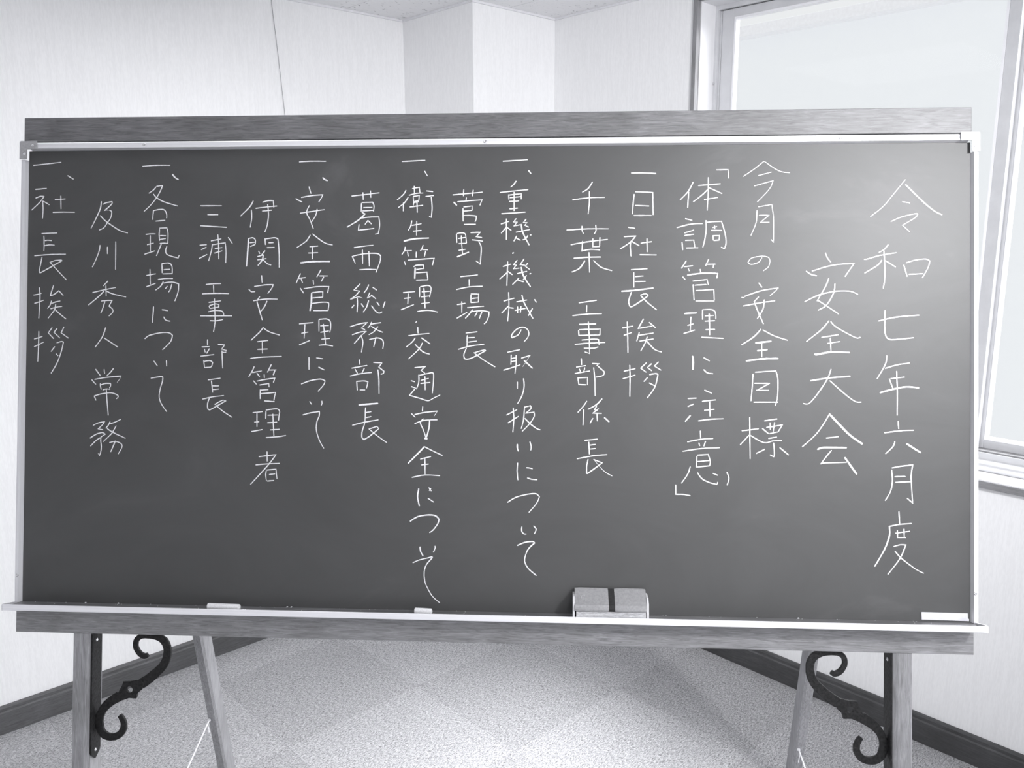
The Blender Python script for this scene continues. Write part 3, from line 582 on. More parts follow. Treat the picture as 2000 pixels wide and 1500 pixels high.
# ---------------------------------------------------------------- the chalk writing, stroke by stroke in tenths of a millimetre on the slate
STROKES = """
#leftmost chalk column, item calling for closing greetings
21:-8853 4111 -8601 4135 -8296 4167
21:-8160 3905 -8043 3834
21:-8805 3639 -8697 3646 -8583 3657/21:-8798 3468 -8705 3502 -8633 3501 -8653 3467 -8724 3377 -8877 3234/21:-8656 3413 -8645 3237 -8655 3072/21:-8652 3407 -8589 3377 -8523 3336/21:-8409 3436 -8301 3443 -8202 3449/21:-8292 3509 -8284 3255/21:-8446 3186 -8236 3191 -8009 3186
21:-8667 2772 -8518 2779 -8357 2783/21:-8621 2726 -8614 2575 -8616 2439/21:-8598 2635 -8537 2643 -8464 2635/21:-8607 2535 -8515 2551 -8407 2547/21:-8805 2339 -8470 2365 -8178 2368/21:-8651 2315 -8674 2195 -8703 2035 -8682 2005 -8569 2065 -8252 2240 -8273 2254 -8386 2245 -8489 2211 -8321 2035 -8154 1869
21:-8698 1719 -8680 1535 -8699 1119/21:-8809 1571 -8727 1585 -8655 1605/21:-8790 1409 -8704 1435 -8605 1469/21:-8410 1765 -8439 1675 -8474 1559 -8396 1585 -8305 1655 -8253 1605 -8215 1565/21:-8446 1459 -8476 1375 -8526 1311/21:-8445 1405 -8374 1435 -8275 1455/21:-8464 1305 -8351 1335 -8236 1352/21:-8363 1399 -8382 1295 -8442 1205 -8513 1119/21:-8382 1295 -8267 1196 -8152 1106
21:-8695 865 -8695 655 -8706 276/21:-8785 715 -8693 739 -8621 766/21:-8783 565 -8691 606 -8592 656/21:-8428 936 -8504 836 -8393 721/21:-8328 920 -8389 846 -8270 737/21:-8191 951 -8245 837 -8099 734/21:-8370 567 -8441 473/21:-8330 641 -8238 667 -8197 657 -8235 478 -8314 258 -8434 48/21:-8341 428 -8300 388
#second chalk column from the left, a speaker's name and title
21:-7474 3395 -7496 3251 -7576 3072 -7675 2872/21:-7446 3341 -7375 3370 -7263 3390 -7272 3340 -7403 3221 -7301 3220 -7266 3180 -7289 3070 -7369 2951 -7419 2881 -7511 2838/21:-7494 3121 -7370 3001 -7142 2851 -7039 2806 -6941 2780
21:-7490 2542 -7505 2433 -7564 2273 -7637 2118/21:-7342 2508 -7340 2373/21:-7176 2611 -7172 2068
21:-7322 1845 -7362 1805 -7413 1751/21:-7626 1621 -7391 1675 -7163 1721/21:-7362 1755 -7353 1552/21:-7401 1646 -7512 1536 -7704 1380/21:-7340 1646 -7226 1596 -6960 1536/21:-7449 1456 -7337 1466 -7235 1467 -7294 1357 -7222 1297 -7221 1238 -7292 1168/21:-7378 1446 -7417 1317 -7456 1223
21:-7356 939 -7419 760 -7559 561/21:-7382 740 -7274 671 -7105 563
21:-7543 133 -7445 5/21:-7373 134 -7363 49/21:-7189 149 -7245 75 -7316 9/21:-7617 -72 -7580 -115 -7534 -161/21:-7560 -66 -7326 -24 -7036 3 -7060 -52 -7110 -122/21:-7446 -144 -7441 -204 -7424 -257/21:-7436 -170 -7344 -144 -7242 -143 -7237 -183 -7261 -232/21:-7393 -269 -7322 -249 -7251 -256/21:-7562 -383 -7544 -433 -7528 -472/21:-7555 -383 -7403 -342 -7219 -325 -7096 -370 -7091 -410 -7119 -435/21:-7322 -262 -7309 -451 -7278 -758
21:-7578 -959 -7476 -909 -7350 -884 -7394 -947 -7474 -1024 -7382 -1040/21:-7635 -1204 -7514 -1127 -7392 -1096 -7334 -1125 -7411 -1176/21:-7415 -1176 -7422 -1245 -7408 -1364 -7417 -1463 -7442 -1538 -7467 -1499/21:-7431 -1196 -7512 -1246 -7623 -1356/21:-7242 -883 -7271 -946 -7321 -1010/21:-7241 -926 -7129 -885 -7028 -835/21:-7118 -961 -7188 -1084 -7248 -1154 -7373 -1270/21:-7295 -1016 -7188 -1084 -6931 -1200/21:-7246 -1287 -7124 -1262 -7011 -1310 -7000 -1379 -7069 -1504/21:-7128 -1252 -7183 -1381 -7219 -1465
#third chalk column from the left, item about each work site
21:-6663 4074 -6404 4092 -6115 4090
27:-6066 3914 -6010 3850 -5947 3810
21:-6388 3674 -6438 3614 -6529 3551/21:-6378 3683 -6260 3699 -6296 3603 -6375 3464 -6485 3326 -6620 3197/21:-6437 3534 -6375 3464 -6232 3384 -5956 3299/21:-6433 3216 -6442 3127 -6447 3037/21:-6433 3210 -6311 3235 -6219 3225 -6172 3145 -6171 3066/21:-6385 3007 -6288 3016 -6202 3022
21:-6579 2749 -6488 2759 -6390 2758/21:-6491 2729 -6489 2570 -6483 2421/21:-6550 2550 -6424 2580/21:-6600 2365 -6402 2430/21:-6310 2848 -6315 2748 -6307 2629/21:-6310 2871 -6164 2877 -6138 2768 -6140 2579/21:-6294 2728 -6182 2724/21:-6293 2653 -6186 2668/21:-6298 2573 -6221 2579 -6140 2573/21:-6271 2559 -6311 2460 -6364 2335/21:-6159 2519 -6182 2430 -6137 2351 -5933 2291 -5913 2344
21:-6489 2073 -6478 1785/21:-6554 1954 -6375 1984/21:-6555 1735 -6377 1799/21:-6252 2182 -6244 2003/21:-6252 2182 -6114 2192 -6052 2132 -6045 2003/21:-6214 2063 -6092 2073/21:-6233 1983 -6040 1989/21:-6323 1874 -6191 1894 -6033 1894/21:-6221 1835 -6271 1745 -6371 1670/21:-6231 1805 -6048 1825 -5916 1791 -5924 1637 -5987 1458/21:-6139 1745 -6178 1696/21:-6052 1785 -6077 1686 -6111 1632
21:-6407 1349 -6415 1200 -6430 1041/21:-6238 1289 -6183 1284 -6128 1270/21:-6202 1151 -6164 1091 -6075 1068
21:-6572 727 -6481 793 -6258 844 -6096 844 -6024 795 -6053 686 -6133 597 -6217 517
21:-6387 298 -6317 204/21:-6139 310 -6132 201
21:-6439 -34 -6267 -4 -6206 -7 -6209 -86 -6254 -245 -6272 -403 -6219 -541 -6120 -675
#fourth chalk column from the left, a speaker's name and title
21:-5505 3301 -5086 3299/21:-5361 3128 -5155 3127/21:-5500 2914 -5253 2899 -4980 2882
21:-5507 2538 -5374 2547/21:-5479 2452 -5379 2498/21:-5518 2280 -5363 2359/21:-5286 2620 -5088 2659/21:-5259 2557 -5277 2428 -5329 2234/21:-5244 2547 -5128 2566 -5007 2582 -4989 2428 -4992 2194/21:-5154 2739 -5137 2547 -5130 2270/21:-5207 2472 -5066 2491/21:-5216 2384 -5065 2428/21:-4948 2688 -4866 2570
21:-5376 1779 -5239 1791 -5082 1795/21:-5228 1765 -5221 1627/21:-5448 1597 -5196 1607 -4924 1602
21:-5315 1433 -5077 1463/21:-5205 1503 -5195 1242 -5189 1045 -5217 867/21:-5310 1360 -5289 1311/21:-5304 1370 -5194 1404 -5117 1390 -5122 1341/21:-5283 1317 -5112 1345/21:-5323 1252 -5192 1278 -5061 1266 -5020 1213 -5025 1173/21:-5477 1172 -5191 1173 -4858 1174/21:-5286 1080 -5149 1080 -5033 1104
21:-5330 718 -5329 610/21:-5441 574 -5294 580/21:-5390 535 -5373 471/21:-5293 541 -5343 452/21:-5463 396 -5201 427/21:-5401 310 -5383 172/21:-5391 294 -5280 310 -5224 275 -5239 216 -5259 186/21:-5369 176 -5259 186/21:-5123 626 -4996 615 -5052 532 -4961 509 -4970 469 -5031 473/21:-5045 503 -5039 355 -5027 168
21:-5312 -61 -5071 -26/21:-5245 -80 -5230 -198 -5216 -300/21:-5224 -174 -5097 -174/21:-5217 -247 -5096 -233/21:-5416 -432 -5211 -385 -5000 -360/21:-5281 -415 -5314 -514 -5309 -612 -5272 -638 -5168 -582 -4959 -462 -5029 -453 -5169 -529 -5027 -649 -4830 -775
#fifth chalk column from the left, the safety manager's name and title
21:-4467 3390 -4532 3276 -4711 3099/21:-4501 3217 -4494 3058 -4518 2881/21:-4282 3364 -4172 3393 -4076 3392 -4061 3264/21:-4415 3246 -4211 3270 -4001 3289/21:-4286 3192 -4100 3209/21:-4182 3324 -4165 3116 -4187 2919 -4232 2791
29:-4549 2664 -4562 2427 -4583 2131/21:-4545 2664 -4465 2679 -4414 2634 -4417 2555/21:-4524 2581 -4424 2594/21:-4513 2509 -4419 2549/21:-4228 2663 -4217 2544/21:-4224 2653 -4044 2678 -3974 2652 -3951 2425 -3943 2106/21:-4153 2580 -4063 2583/21:-4186 2489 -4042 2493/21:-4351 2422 -4325 2371/21:-4225 2430 -4290 2347/21:-4370 2318 -4250 2347/21:-4369 2253 -4199 2278/27:-4256 2347 -4279 2249 -4358 2146/21:-4259 2258 -4178 2179 -4104 2154
21:-4286 1953 -4274 1815/21:-4533 1687 -4483 1641 -4412 1641/21:-4424 1740 -4213 1772 -4057 1776 -4083 1707 -4161 1608/21:-4317 1549 -4370 1460/21:-4440 1464 -4210 1496 -3970 1496/21:-4370 1450 -4307 1244 -4262 1096/21:-4174 1461 -4228 1342 -4307 1248
21:-4244 949 -4323 850 -4477 708/21:-4244 949 -4123 870 -3922 808/21:-4351 679 -4145 703/21:-4257 673 -4248 457/21:-4349 531 -4155 540/21:-4483 358 -4277 382 -3878 400
21:-4409 201 -4454 102 -4513 7/21:-4444 87 -4264 119/21:-4354 73 -4303 9/21:-4075 242 -4150 94/21:-4134 134 -3978 140/21:-4004 125 -4037 42/21:-4213 49 -4208 -14/21:-4422 -71 -4361 -137/21:-4352 -78 -4192 -44 -4003 -17 -4032 -101/21:-4297 -152 -4121 -122 -4114 -190/21:-4286 -241 -4284 -417/21:-4290 -250 -4130 -239/21:-4279 -319 -3989 -293 -4018 -445/21:-4203 -456 -4007 -468
21:-4425 -683 -4235 -662/21:-4344 -693 -4341 -953/21:-4392 -864 -4302 -855/21:-4444 -1047 -4237 -1005/21:-4169 -652 -4173 -795/21:-4169 -632 -3966 -605 -3905 -649 -3914 -738 -3923 -826/21:-4134 -730 -3935 -722/21:-4138 -873 -3953 -860/21:-4035 -704 -4010 -1121/21:-4081 -1010 -3905 -998/21:-4163 -1158 -3940 -1140 -3780 -1114
21:-4140 -1426 -4134 -1612/21:-4298 -1525 -3966 -1482 -4113 -1680 -4454 -2056/21:-4357 -1683 -4133 -1661 -3894 -1648/21:-4151 -1798 -4160 -1876 -4145 -1984/21:-4142 -1778 -3962 -1760 -3940 -1942/21:-4091 -1862 -3981 -1849/21:-4129 -1989 -4000 -1978
#sixth chalk column from the left, item about safety management
21:-3575 4135 -3361 4147 -3056 4144
29:-3113 3830 -3078 3796 -3022 3770
21:-3380 3658 -3340 3526/21:-3633 3429 -3572 3393 -3512 3365/21:-3527 3452 -3314 3486 -3109 3501 -3134 3446 -3187 3362/21:-3368 3294 -3420 3162 -3349 3014 -3287 2847/21:-3544 3149 -3311 3181 -3076 3214/21:-3216 3226 -3240 3112 -3318 2985
21:-3346 2729 -3424 2611 -3602 2488/21:-3300 2748 -3145 2630 -3025 2561 -2912 2537/21:-3353 2503 -3194 2516/21:-3297 2493 -3301 2267/21:-3376 2381 -3193 2388/33:-3529 2192 -3300 2218 -2962 2221
21:-3527 1988 -3566 1903 -3608 1805/21:-3575 1894 -3432 1913/21:-3512 1884 -3485 1811/21:-3129 2060 -3168 1992 -3207 1923/21:-3158 1943 -2999 1943/21:-3074 1923 -3121 1839/21:-3280 1864 -3271 1780/21:-3527 1707 -3463 1615/21:-3458 1697 -3215 1736 -2973 1740 -2995 1619/21:-3307 1619 -3155 1638 -3089 1638 -3090 1540/31:-3307 1609 -3311 1422 -3334 1275/21:-3312 1517 -3088 1536/21:-3305 1413 -3113 1438 -2993 1433 -2969 1403 -2982 1286/21:-3270 1279 -2982 1280
21:-3540 1024 -3267 1050/21:-3430 1014 -3443 745/21:-3494 843 -3365 867/21:-3535 621 -3333 706/21:-3159 1099 -3156 883/21:-3159 1109 -3010 1119 -2940 1070 -2929 953 -2948 865/21:-3128 987 -2969 996/21:-3126 864 -2968 890/21:-3072 1021 -3047 835 -3024 623/21:-3105 733 -2946 747/21:-3153 615 -3024 623 -2885 601
21:-3344 387 -3341 152/21:-3200 374 -3075 359/21:-3155 198 -3043 144
21:-3489 -127 -3315 -63 -3117 -31 -3027 -65 -3056 -144 -3160 -262
21:-3320 -459 -3284 -513/21:-3086 -447 -3082 -496 -3097 -531
21:-3451 -718 -3308 -678 -3130 -649 -3133 -731 -3177 -848 -3185 -1005 -3124 -1199 -3037 -1351
#seventh chalk column from the left, a department head's name and title
21:-2549 3472 -2282 3500 -2015 3532/21:-2332 3540 -2324 3402/21:-2187 3572 -2178 3441/21:-2359 3334 -2361 3177/21:-2349 3347 -2142 3352 -2115 3283 -2124 3176/21:-2319 3249 -2151 3254/21:-2338 3186 -2124 3195/25:-2347 3163 -2288 3127 -2415 3010 -2632 2878/21:-2346 3049 -2198 3068 -2020 3071 -2003 2911 -2027 2754 -2086 2739/21:-2231 3004 -2286 2927/21:-2231 3004 -2161 2935/21:-2401 2928 -2413 2818 -2255 2833 -2111 2852
21:-2493 2485 -2311 2510 -2124 2529/21:-2527 2320 -2466 2183/21:-2517 2320 -2310 2363 -2053 2372 -1978 2323 -1992 2206 -2065 2011/21:-2330 2442 -2324 2177/21:-2207 2412 -2193 2128/21:-2382 2060 -2208 2069 -2060 2063
21:-2367 1792 -2485 1674 -2401 1655/21:-2372 1658 -2460 1561 -2548 1498 -2400 1541 -2321 1518/21:-2420 1512 -2415 1404 -2421 1252/21:-2482 1384 -2527 1330/21:-2344 1414 -2299 1350/21:-2205 1776 -2234 1698 -2292 1619/21:-2126 1727 -2050 1672/21:-2180 1623 -2226 1522 -2144 1565/21:-2154 1580 -2064 1506/21:-2202 1473 -2240 1346 -2304 1252/21:-2146 1375 -2062 1268 -1992 1233 -1943 1258/21:-2044 1444 -1994 1375/21:-1886 1454 -1921 1336
21:-2553 970 -2395 1023 -2227 1053 -2335 945 -2265 916/21:-2511 817 -2374 867 -2245 883 -2343 798/21:-2343 808 -2303 681 -2330 486/21:-2343 798 -2470 651/21:-2139 1063 -2173 994 -2211 951/21:-2148 1024 -1961 1053/21:-2019 975 -2097 877 -2190 822/21:-2148 984 -2039 916 -1924 868/21:-2179 731 -2017 760 -1928 722 -1908 644 -1921 556/21:-2053 776 -2095 588
21:-2368 345 -2357 251/21:-2515 182 -2219 237/21:-2449 163 -2405 85/21:-2272 184 -2316 86/21:-2543 32 -2346 76 -2129 101/21:-2417 -65 -2402 -237/21:-2413 -71 -2275 -60 -2200 -79 -2225 -196/21:-2353 -232 -2254 -232/21:-2096 292 -1938 283 -1992 205 -1893 127 -1902 88 -1951 69/21:-2011 156 -1990 -19 -1983 -302
33:-2369 -519 -2005 -483/21:-2241 -567 -2248 -830/21:-2236 -664 -2132 -644/21:-2229 -758 -2131 -737/21:-2490 -906 -2277 -850 -1992 -798/21:-2253 -869 -2299 -1015 -2304 -1132 -2264 -1175 -2156 -1111 -1981 -964 -2020 -925 -2168 -975 -1999 -1110 -1827 -1228
#eighth chalk column from the left, longest one, about health and traffic safety
21:-1583 4127 -1361 4137 -1141 4148
21:-1149 3939 -1093 3849
21:-1503 3578 -1551 3496 -1669 3395/21:-1458 3446 -1530 3339 -1647 3246/21:-1550 3339 -1552 3179/21:-1346 3655 -1341 3524/21:-1381 3608 -1248 3631 -1233 3523/21:-1443 3481 -1316 3514 -1174 3523/21:-1364 3456 -1353 3358/21:-1364 3461 -1246 3474 -1255 3381/21:-1350 3358 -1255 3381/21:-1359 3289 -1353 3338 -1255 3357/21:-1427 3256 -1176 3288/21:-1291 3377 -1283 3152/21:-1110 3562 -986 3547/21:-1123 3458 -968 3473/21:-1017 3444 -999 3239 -1013 3059 -1053 3079
21:-1385 2996 -1408 2889 -1453 2811/21:-1385 2904 -1202 2937/21:-1291 2986 -1292 2713/21:-1358 2795 -1201 2810/29:-1533 2606 -1327 2650 -1057 2663
21:-1507 2494 -1522 2420 -1570 2352/21:-1522 2420 -1384 2424/21:-1462 2401 -1448 2319/21:-1165 2527 -1188 2459 -1217 2420/21:-1198 2449 -1076 2439/21:-1113 2419 -1138 2312/21:-1295 2400 -1295 2293/21:-1520 2215 -1499 2151/21:-1451 2244 -1206 2260 -951 2279 -985 2146/21:-1342 2117 -1283 2147 -1156 2150 -1145 2078/29:-1312 2098 -1320 1893/21:-1287 2065 -1155 2084/21:-1292 2000 -1086 2014 -1069 1874/21:-1291 1864 -1069 1868
21:-1540 1624 -1312 1644/21:-1441 1604 -1449 1409/21:-1519 1513 -1395 1526/21:-1576 1298 -1335 1396/21:-1225 1727 -1223 1542/21:-1211 1737 -1064 1761 -1005 1708 -1033 1542/21:-1181 1640 -1034 1650/21:-1190 1542 -1033 1562/25:-1142 1708 -1115 1328/21:-1188 1416 -1032 1435/21:-1260 1266 -1060 1289 -874 1255
21:-1274 1081 -1293 1055
21:-1253 968 -1246 851/21:-1428 805 -1232 831 -1032 848/21:-1300 763 -1358 685 -1469 591/21:-1182 764 -1094 706 -1015 651/21:-1162 670 -1229 549 -1424 364/21:-1303 642 -1151 501 -1023 457
21:-1305 199 -1099 220 -1183 151 -1108 93/21:-1371 -50 -1302 -69/21:-1364 -161 -1285 -190 -1398 -327 -1201 -383 -1044 -427 -947 -381 -817 -316/21:-1225 63 -1224 -73 -1266 -209/21:-1209 54 -971 108 -941 65 -949 -129 -964 -284/21:-1107 35 -1099 -223/21:-1185 -43 -1038 -4/21:-1188 -102 -1008 -81
21:-1145 -538 -1150 -626/21:-1359 -672 -1286 -743/21:-1296 -691 -1101 -650 -867 -623 -886 -662 -925 -711/21:-1129 -771 -1187 -845 -1127 -984 -1077 -1129/21:-1295 -864 -1119 -800 -865 -788/27:-1012 -799 -1020 -944 -1067 -1119/39:-1101 -1139 -1054 -1148
29:-1105 -1298 -1211 -1412 -1415 -1618/21:-1105 -1298 -938 -1380 -762 -1461/21:-1181 -1534 -980 -1483/21:-1093 -1507 -1087 -1817/21:-1160 -1644 -1024 -1627/21:-1338 -1882 -1090 -1833 -807 -1843
27:-1205 -2094 -1227 -2245 -1192 -2419/21:-1014 -2072 -967 -2135/21:-975 -2087 -1006 -2130/21:-1028 -2271 -920 -2343
25:-1366 -2712 -1220 -2622 -1025 -2586 -888 -2598 -814 -2664 -838 -2752 -925 -2869 -993 -2918
25:-1171 -3192 -1159 -3277 -1112 -3361/21:-887 -3171 -884 -3210 -917 -3288
20:-1306 -3493 -1181 -3439 -1025 -3398 -940 -3373 -947 -3404 -1040 -3514 -1086 -3646 -1076 -3831 -1020 -3969 -925 -4121 -789 -4237
#ninth chalk column from the left, the factory manager's name and title
21:-606 3484 -317 3508 -40 3532/21:-396 3583 -404 3460/21:-216 3576 -233 3459/21:-345 3430 -355 3362/27:-585 3344 -530 3285/21:-515 3353 -277 3371 -47 3386 -87 3283/21:-397 3251 -237 3270 -236 3186/21:-408 3226 -404 2982/21:-396 3173 -240 3186/21:-391 3090 -255 3089 -157 3079 -157 3020 -176 2972/21:-384 2920 -166 2923
21:-529 2739 -520 2574/21:-515 2749 -428 2759 -359 2729 -338 2564/21:-495 2652 -349 2675/21:-484 2554 -338 2564/21:-437 2710 -426 2535 -409 2350/21:-483 2428 -357 2447/25:-512 2305 -292 2394/21:-258 2764 -77 2771 -154 2686 -47 2670/21:-235 2628 -27 2602/21:-105 2592 -55 2476 -72 2165 -154 2227
21:-444 1928 -119 1961/21:-280 1877 -279 1757/21:-520 1683 -283 1734 -26 1747
21:-417 1456 -415 1248/21:-504 1397 -352 1423/21:-508 1139 -317 1252/21:-246 1586 -245 1436/21:-243 1601 -97 1598 -101 1446/21:-222 1514 -115 1524/21:-241 1436 -101 1446/21:-312 1339 3 1369/25:-211 1301 -278 1213 -346 1139/21:-259 1262 -45 1282 101 1262 95 1175 53 1078 11 1034/21:-123 1256 -165 1178/21:-35 1256 -83 1132
21:-334 858 -120 884/21:-308 815 -312 592/21:-284 771 -168 777/21:-284 689 -128 709/21:-477 549 -254 612 12 648/21:-322 573 -369 456 -359 379 -310 364 -194 399 42 526 9 539 -175 486 21 342 225 221
#tenth chalk column from the left, long item about heavy machinery
21:344 4117 573 4129 810 4142
27:830 3938 875 3879
21:596 3740 553 3678 496 3626/21:292 3524 558 3551 825 3573/21:458 3484 462 3391/21:462 3474 694 3498 695 3395/21:482 3422 685 3444/21:558 3532 561 3173/21:469 3352 653 3362/21:479 3212 629 3225/21:325 3121 561 3134 774 3148
21:315 2925 469 2975/21:417 3024 420 2630/21:408 2853 322 2752/21:428 2863 510 2804/21:601 3027 553 2963 621 2959 563 2887 683 2910/21:791 3016 741 2954 805 2948 766 2900 838 2865/21:603 2769 858 2818/25:699 2920 729 2764 852 2526/21:613 2697 562 2600/21:584 2668 685 2619/21:826 2706 788 2648 730 2625/21:867 2712 890 2716
29:538 2368 557 2381
21:360 2121 511 2164/21:448 2213 436 1757/21:444 2009 299 1883/21:453 2028 537 1964/21:626 2237 559 2154 608 2144 560 2077 670 2090/21:758 2264 685 2154 772 2144/21:830 2183 782 2125 860 2067/21:632 1986 812 2028/27:705 2106 745 1951 881 1738/21:664 1902 543 1780/21:639 1864 749 1829/21:806 1951 741 1864/21:864 1978 889 1989
21:380 1466 577 1521/21:472 1631 478 1350 457 1083/21:468 1370 343 1240/21:482 1341 565 1331/21:622 1451 816 1486/25:722 1579 768 1428 934 1138/21:923 1328 847 1192/21:591 1289 788 1328/21:643 1360 643 1244/21:706 1370 696 1250/21:960 1496 996 1444
21:713 925 656 828 541 774 534 824 617 925 732 974 829 935 859 848 831 771 769 699
21:459 499 687 548/21:528 451 525 267/21:620 442 622 287 600 98/21:540 383 611 393/21:534 325 612 335/21:385 160 545 210 699 264/21:721 390 881 439 814 327 748 230/25:772 346 931 202
21:647 -60 648 -186/21:765 4 776 -156 732 -330 656 -465
21:449 -685 644 -581/21:574 -547 587 -774 570 -1006/21:479 -833 677 -706/21:786 -532 769 -773 727 -937/21:786 -532 898 -506 908 -560 812 -647 966 -627 967 -713 881 -849 747 -989/21:793 -744 900 -849 1017 -934 1084 -957
27:656 -1231 657 -1304 677 -1361/21:893 -1182 917 -1272 910 -1343
21:665 -1583 656 -1737 673 -1906/21:833 -1671 887 -1676 945 -1691/21:850 -1863 927 -1887 1033 -1896
21:481 -2326 641 -2228 871 -2167 1016 -2159 1078 -2212 1027 -2337 884 -2509
21:753 -2781 753 -2866 792 -2911 838 -2915/21:973 -2762 1022 -2823 989 -2908
23:671 -3133 816 -3072 955 -3054 994 -3081 879 -3194 826 -3318 811 -3433 882 -3562 1032 -3689
#seventh chalk column from the right, a section chief's name and title
21:2033 3710 1957 3591 1848 3520/21:1664 3376 1968 3413 2265 3421/21:1977 3533 1978 3320 1956 3108
21:1558 2806 1952 2828 2339 2827/21:1842 2882 1847 2799 1870 2738/21:2099 2899 2106 2798 2074 2731/21:1637 2530 1973 2587 2323 2628/21:1858 2597 1844 2404/21:1844 2413 2012 2442 2181 2428/21:2049 2644 2050 2490 2175 2494/21:2179 2667 2175 2499/27:1697 2275 1956 2293 2201 2297/21:1978 2384 1992 2008/25:1902 2226 1803 2085 1660 2014/21:2065 2230 2206 2104 2407 2040
21:1794 1433 2124 1482/21:1942 1386 1939 1260/21:1679 1194 1943 1222 2221 1234
21:1973 1078 1994 775 2002 483 1913 512/27:1806 1029 2113 1041/21:1792 919 1798 817/21:1807 929 2194 943 2191 830/21:1802 823 2185 830/21:1856 736 2080 753 2166 747 2177 651/21:1726 653 2004 679 2287 690/21:1896 583 2081 584 2158 607
21:1843 390 1854 271/21:1754 226 1930 256/21:1812 192 1835 130/21:1915 217 1893 140/21:1730 105 2007 156/21:1784 34 1804 -106/21:1798 24 1966 35 1967 -105/21:1814 -100 1942 -105/21:2054 295 2175 292 2141 261 2275 143 2257 75 2123 42/21:2078 218 2100 7 2110 -310
21:1954 -411 1887 -513 1788 -623/21:1897 -570 1886 -862/21:2240 -366 2126 -482 1978 -564/21:2136 -507 2098 -569 2146 -591/21:2174 -549 2070 -636 2232 -638/21:2146 -635 2153 -783/21:2070 -732 2018 -823/27:2284 -717 2373 -796
21:1920 -1146 2159 -1120/21:1997 -1174 2008 -1404/21:2020 -1235 2121 -1220/21:2021 -1308 2122 -1297/21:1779 -1493 2094 -1431 2338 -1409/21:1985 -1500 1961 -1625 1958 -1740 1991 -1755 2248 -1564 2094 -1504 2191 -1622 2306 -1735 2434 -1804
#sixth chalk column from the right, the greeting of the acting president
27:2760 3875 2979 3874 3217 3862
21:2815 3476 2797 3297 2783 3104/21:2838 3522 3162 3507 3170 3087/21:2835 3264 3093 3253/21:2812 3075 3136 3074
21:2708 2854 2836 2834/21:2629 2677 2848 2690 2738 2565 2563 2450/21:2753 2581 2748 2488 2763 2311/21:2776 2588 2914 2507/21:2944 2555 3144 2583/21:3058 2641 3063 2391/21:2926 2338 3235 2334
21:2766 2056 3065 2074/21:2818 2004 2819 1729/21:2847 1927 2993 1940/21:2838 1834 3034 1838/27:2591 1652 2877 1675 3181 1714/21:2772 1633 2725 1469 2745 1373 2802 1373 3058 1547 3067 1595 3029 1608 2944 1581/21:2950 1566 3087 1431 3244 1307
21:2699 1081 2710 778 2716 500/21:2610 964 2808 999/21:2638 826 2782 878/21:3000 1134 2904 955 3152 1000/21:3108 1071 3223 972/21:2923 879 2878 721/21:2919 827 3185 872/21:2935 721 3186 761/21:3072 799 3034 684 2953 534/21:3063 722 3206 569 3339 516
21:2751 270 2757 11 2755 -318/21:2642 154 2853 204/21:2625 14 2853 83/21:3059 314 2955 214 3056 138/21:3154 297 3079 224 3161 167/21:3283 330 3208 254 3331 178/21:3085 42 3015 -35/21:3119 94 3237 114 3275 91 3219 -139 3078 -344/21:3114 -63 3219 -116
#fifth chalk column from the right, bracketed goal about minding one's health
21:4341 3921 4552 3923 4562 3766
21:3911 3698 3817 3522 3670 3365/21:3827 3512 3809 3219/21:4006 3632 4412 3662/21:4191 3782 4186 3462 4169 3165/21:4180 3558 4063 3444 3913 3329/21:4205 3587 4441 3480/21:4115 3367 4366 3407
21:3766 3013 3892 2980/21:3612 2845 3858 2907 4085 2920/21:3754 2745 3925 2798/21:3755 2697 3925 2719/21:3708 2567 3722 2428/21:3768 2605 3925 2610 3945 2476/21:3790 2463 4002 2466/21:4147 2977 4151 2791 4124 2600 4091 2476/21:4170 2945 4434 2959 4501 2733 4520 2561 4492 2450 4430 2475/21:4308 2877 4312 2820/21:4274 2845 4349 2863/21:4246 2791 4440 2790/21:4278 2695 4284 2609/21:4284 2691 4397 2695 4392 2609/21:4294 2603 4392 2609
21:3789 2223 3701 2084/21:3748 2112 3909 2131/21:3824 2083 3843 2032/21:4201 2251 4145 2131/21:4173 2156 4324 2159/21:4296 2159 4283 2093/21:4045 2064 4055 2007/21:3726 1924 3768 1873/25:3809 1955 4089 1991 4368 1987 4353 1901/21:3910 1844 4174 1873 4194 1777/21:3916 1777 3936 1490/21:3948 1767 4156 1781/21:3968 1666 4298 1685 4308 1490/21:3968 1471 4308 1471
27:3758 1237 3979 1251/21:3879 1174 3867 926/21:3819 1016 3923 1046/21:3748 864 3952 930/21:4092 1309 4093 1127/21:4101 1309 4262 1309 4328 1261 4338 1137/21:4140 1194 4300 1204/21:4140 1095 4319 1105/27:4215 1232 4226 841/21:4154 936 4320 943/21:4079 797 4475 775
33:3913 443 3927 324 3918 196/21:4119 415 4224 355/21:4121 192 4182 135 4290 117
21:3830 -348 3986 -339/21:3830 -497 3934 -452/27:3878 -662 3784 -774/21:4136 -189 4265 -245/21:4094 -399 4344 -369/21:4232 -408 4238 -674/21:4134 -565 4317 -544/21:4026 -762 4252 -731 4483 -719
21:4061 -948 4069 -1085/21:3826 -1154 4065 -1104 4295 -1086/21:4037 -1171 4052 -1224/21:4159 -1137 4128 -1231/21:3742 -1330 4085 -1275 4419 -1256/21:4001 -1419 3992 -1622/21:4006 -1400 4208 -1384 4246 -1501 4237 -1593/21:4014 -1519 4236 -1498/21:4015 -1618 4237 -1593/21:3879 -1616 3833 -1754 3720 -1923/21:4015 -1723 4087 -1827 4219 -1901 4370 -1937 4388 -1895/21:4297 -1733 4388 -1769/21:4553 -1712 4591 -1820 4558 -1949
21:3613 -1957 3617 -2133 3749 -2132 3882 -2153
#fourth chalk column from the right, heading for this month's safety goal
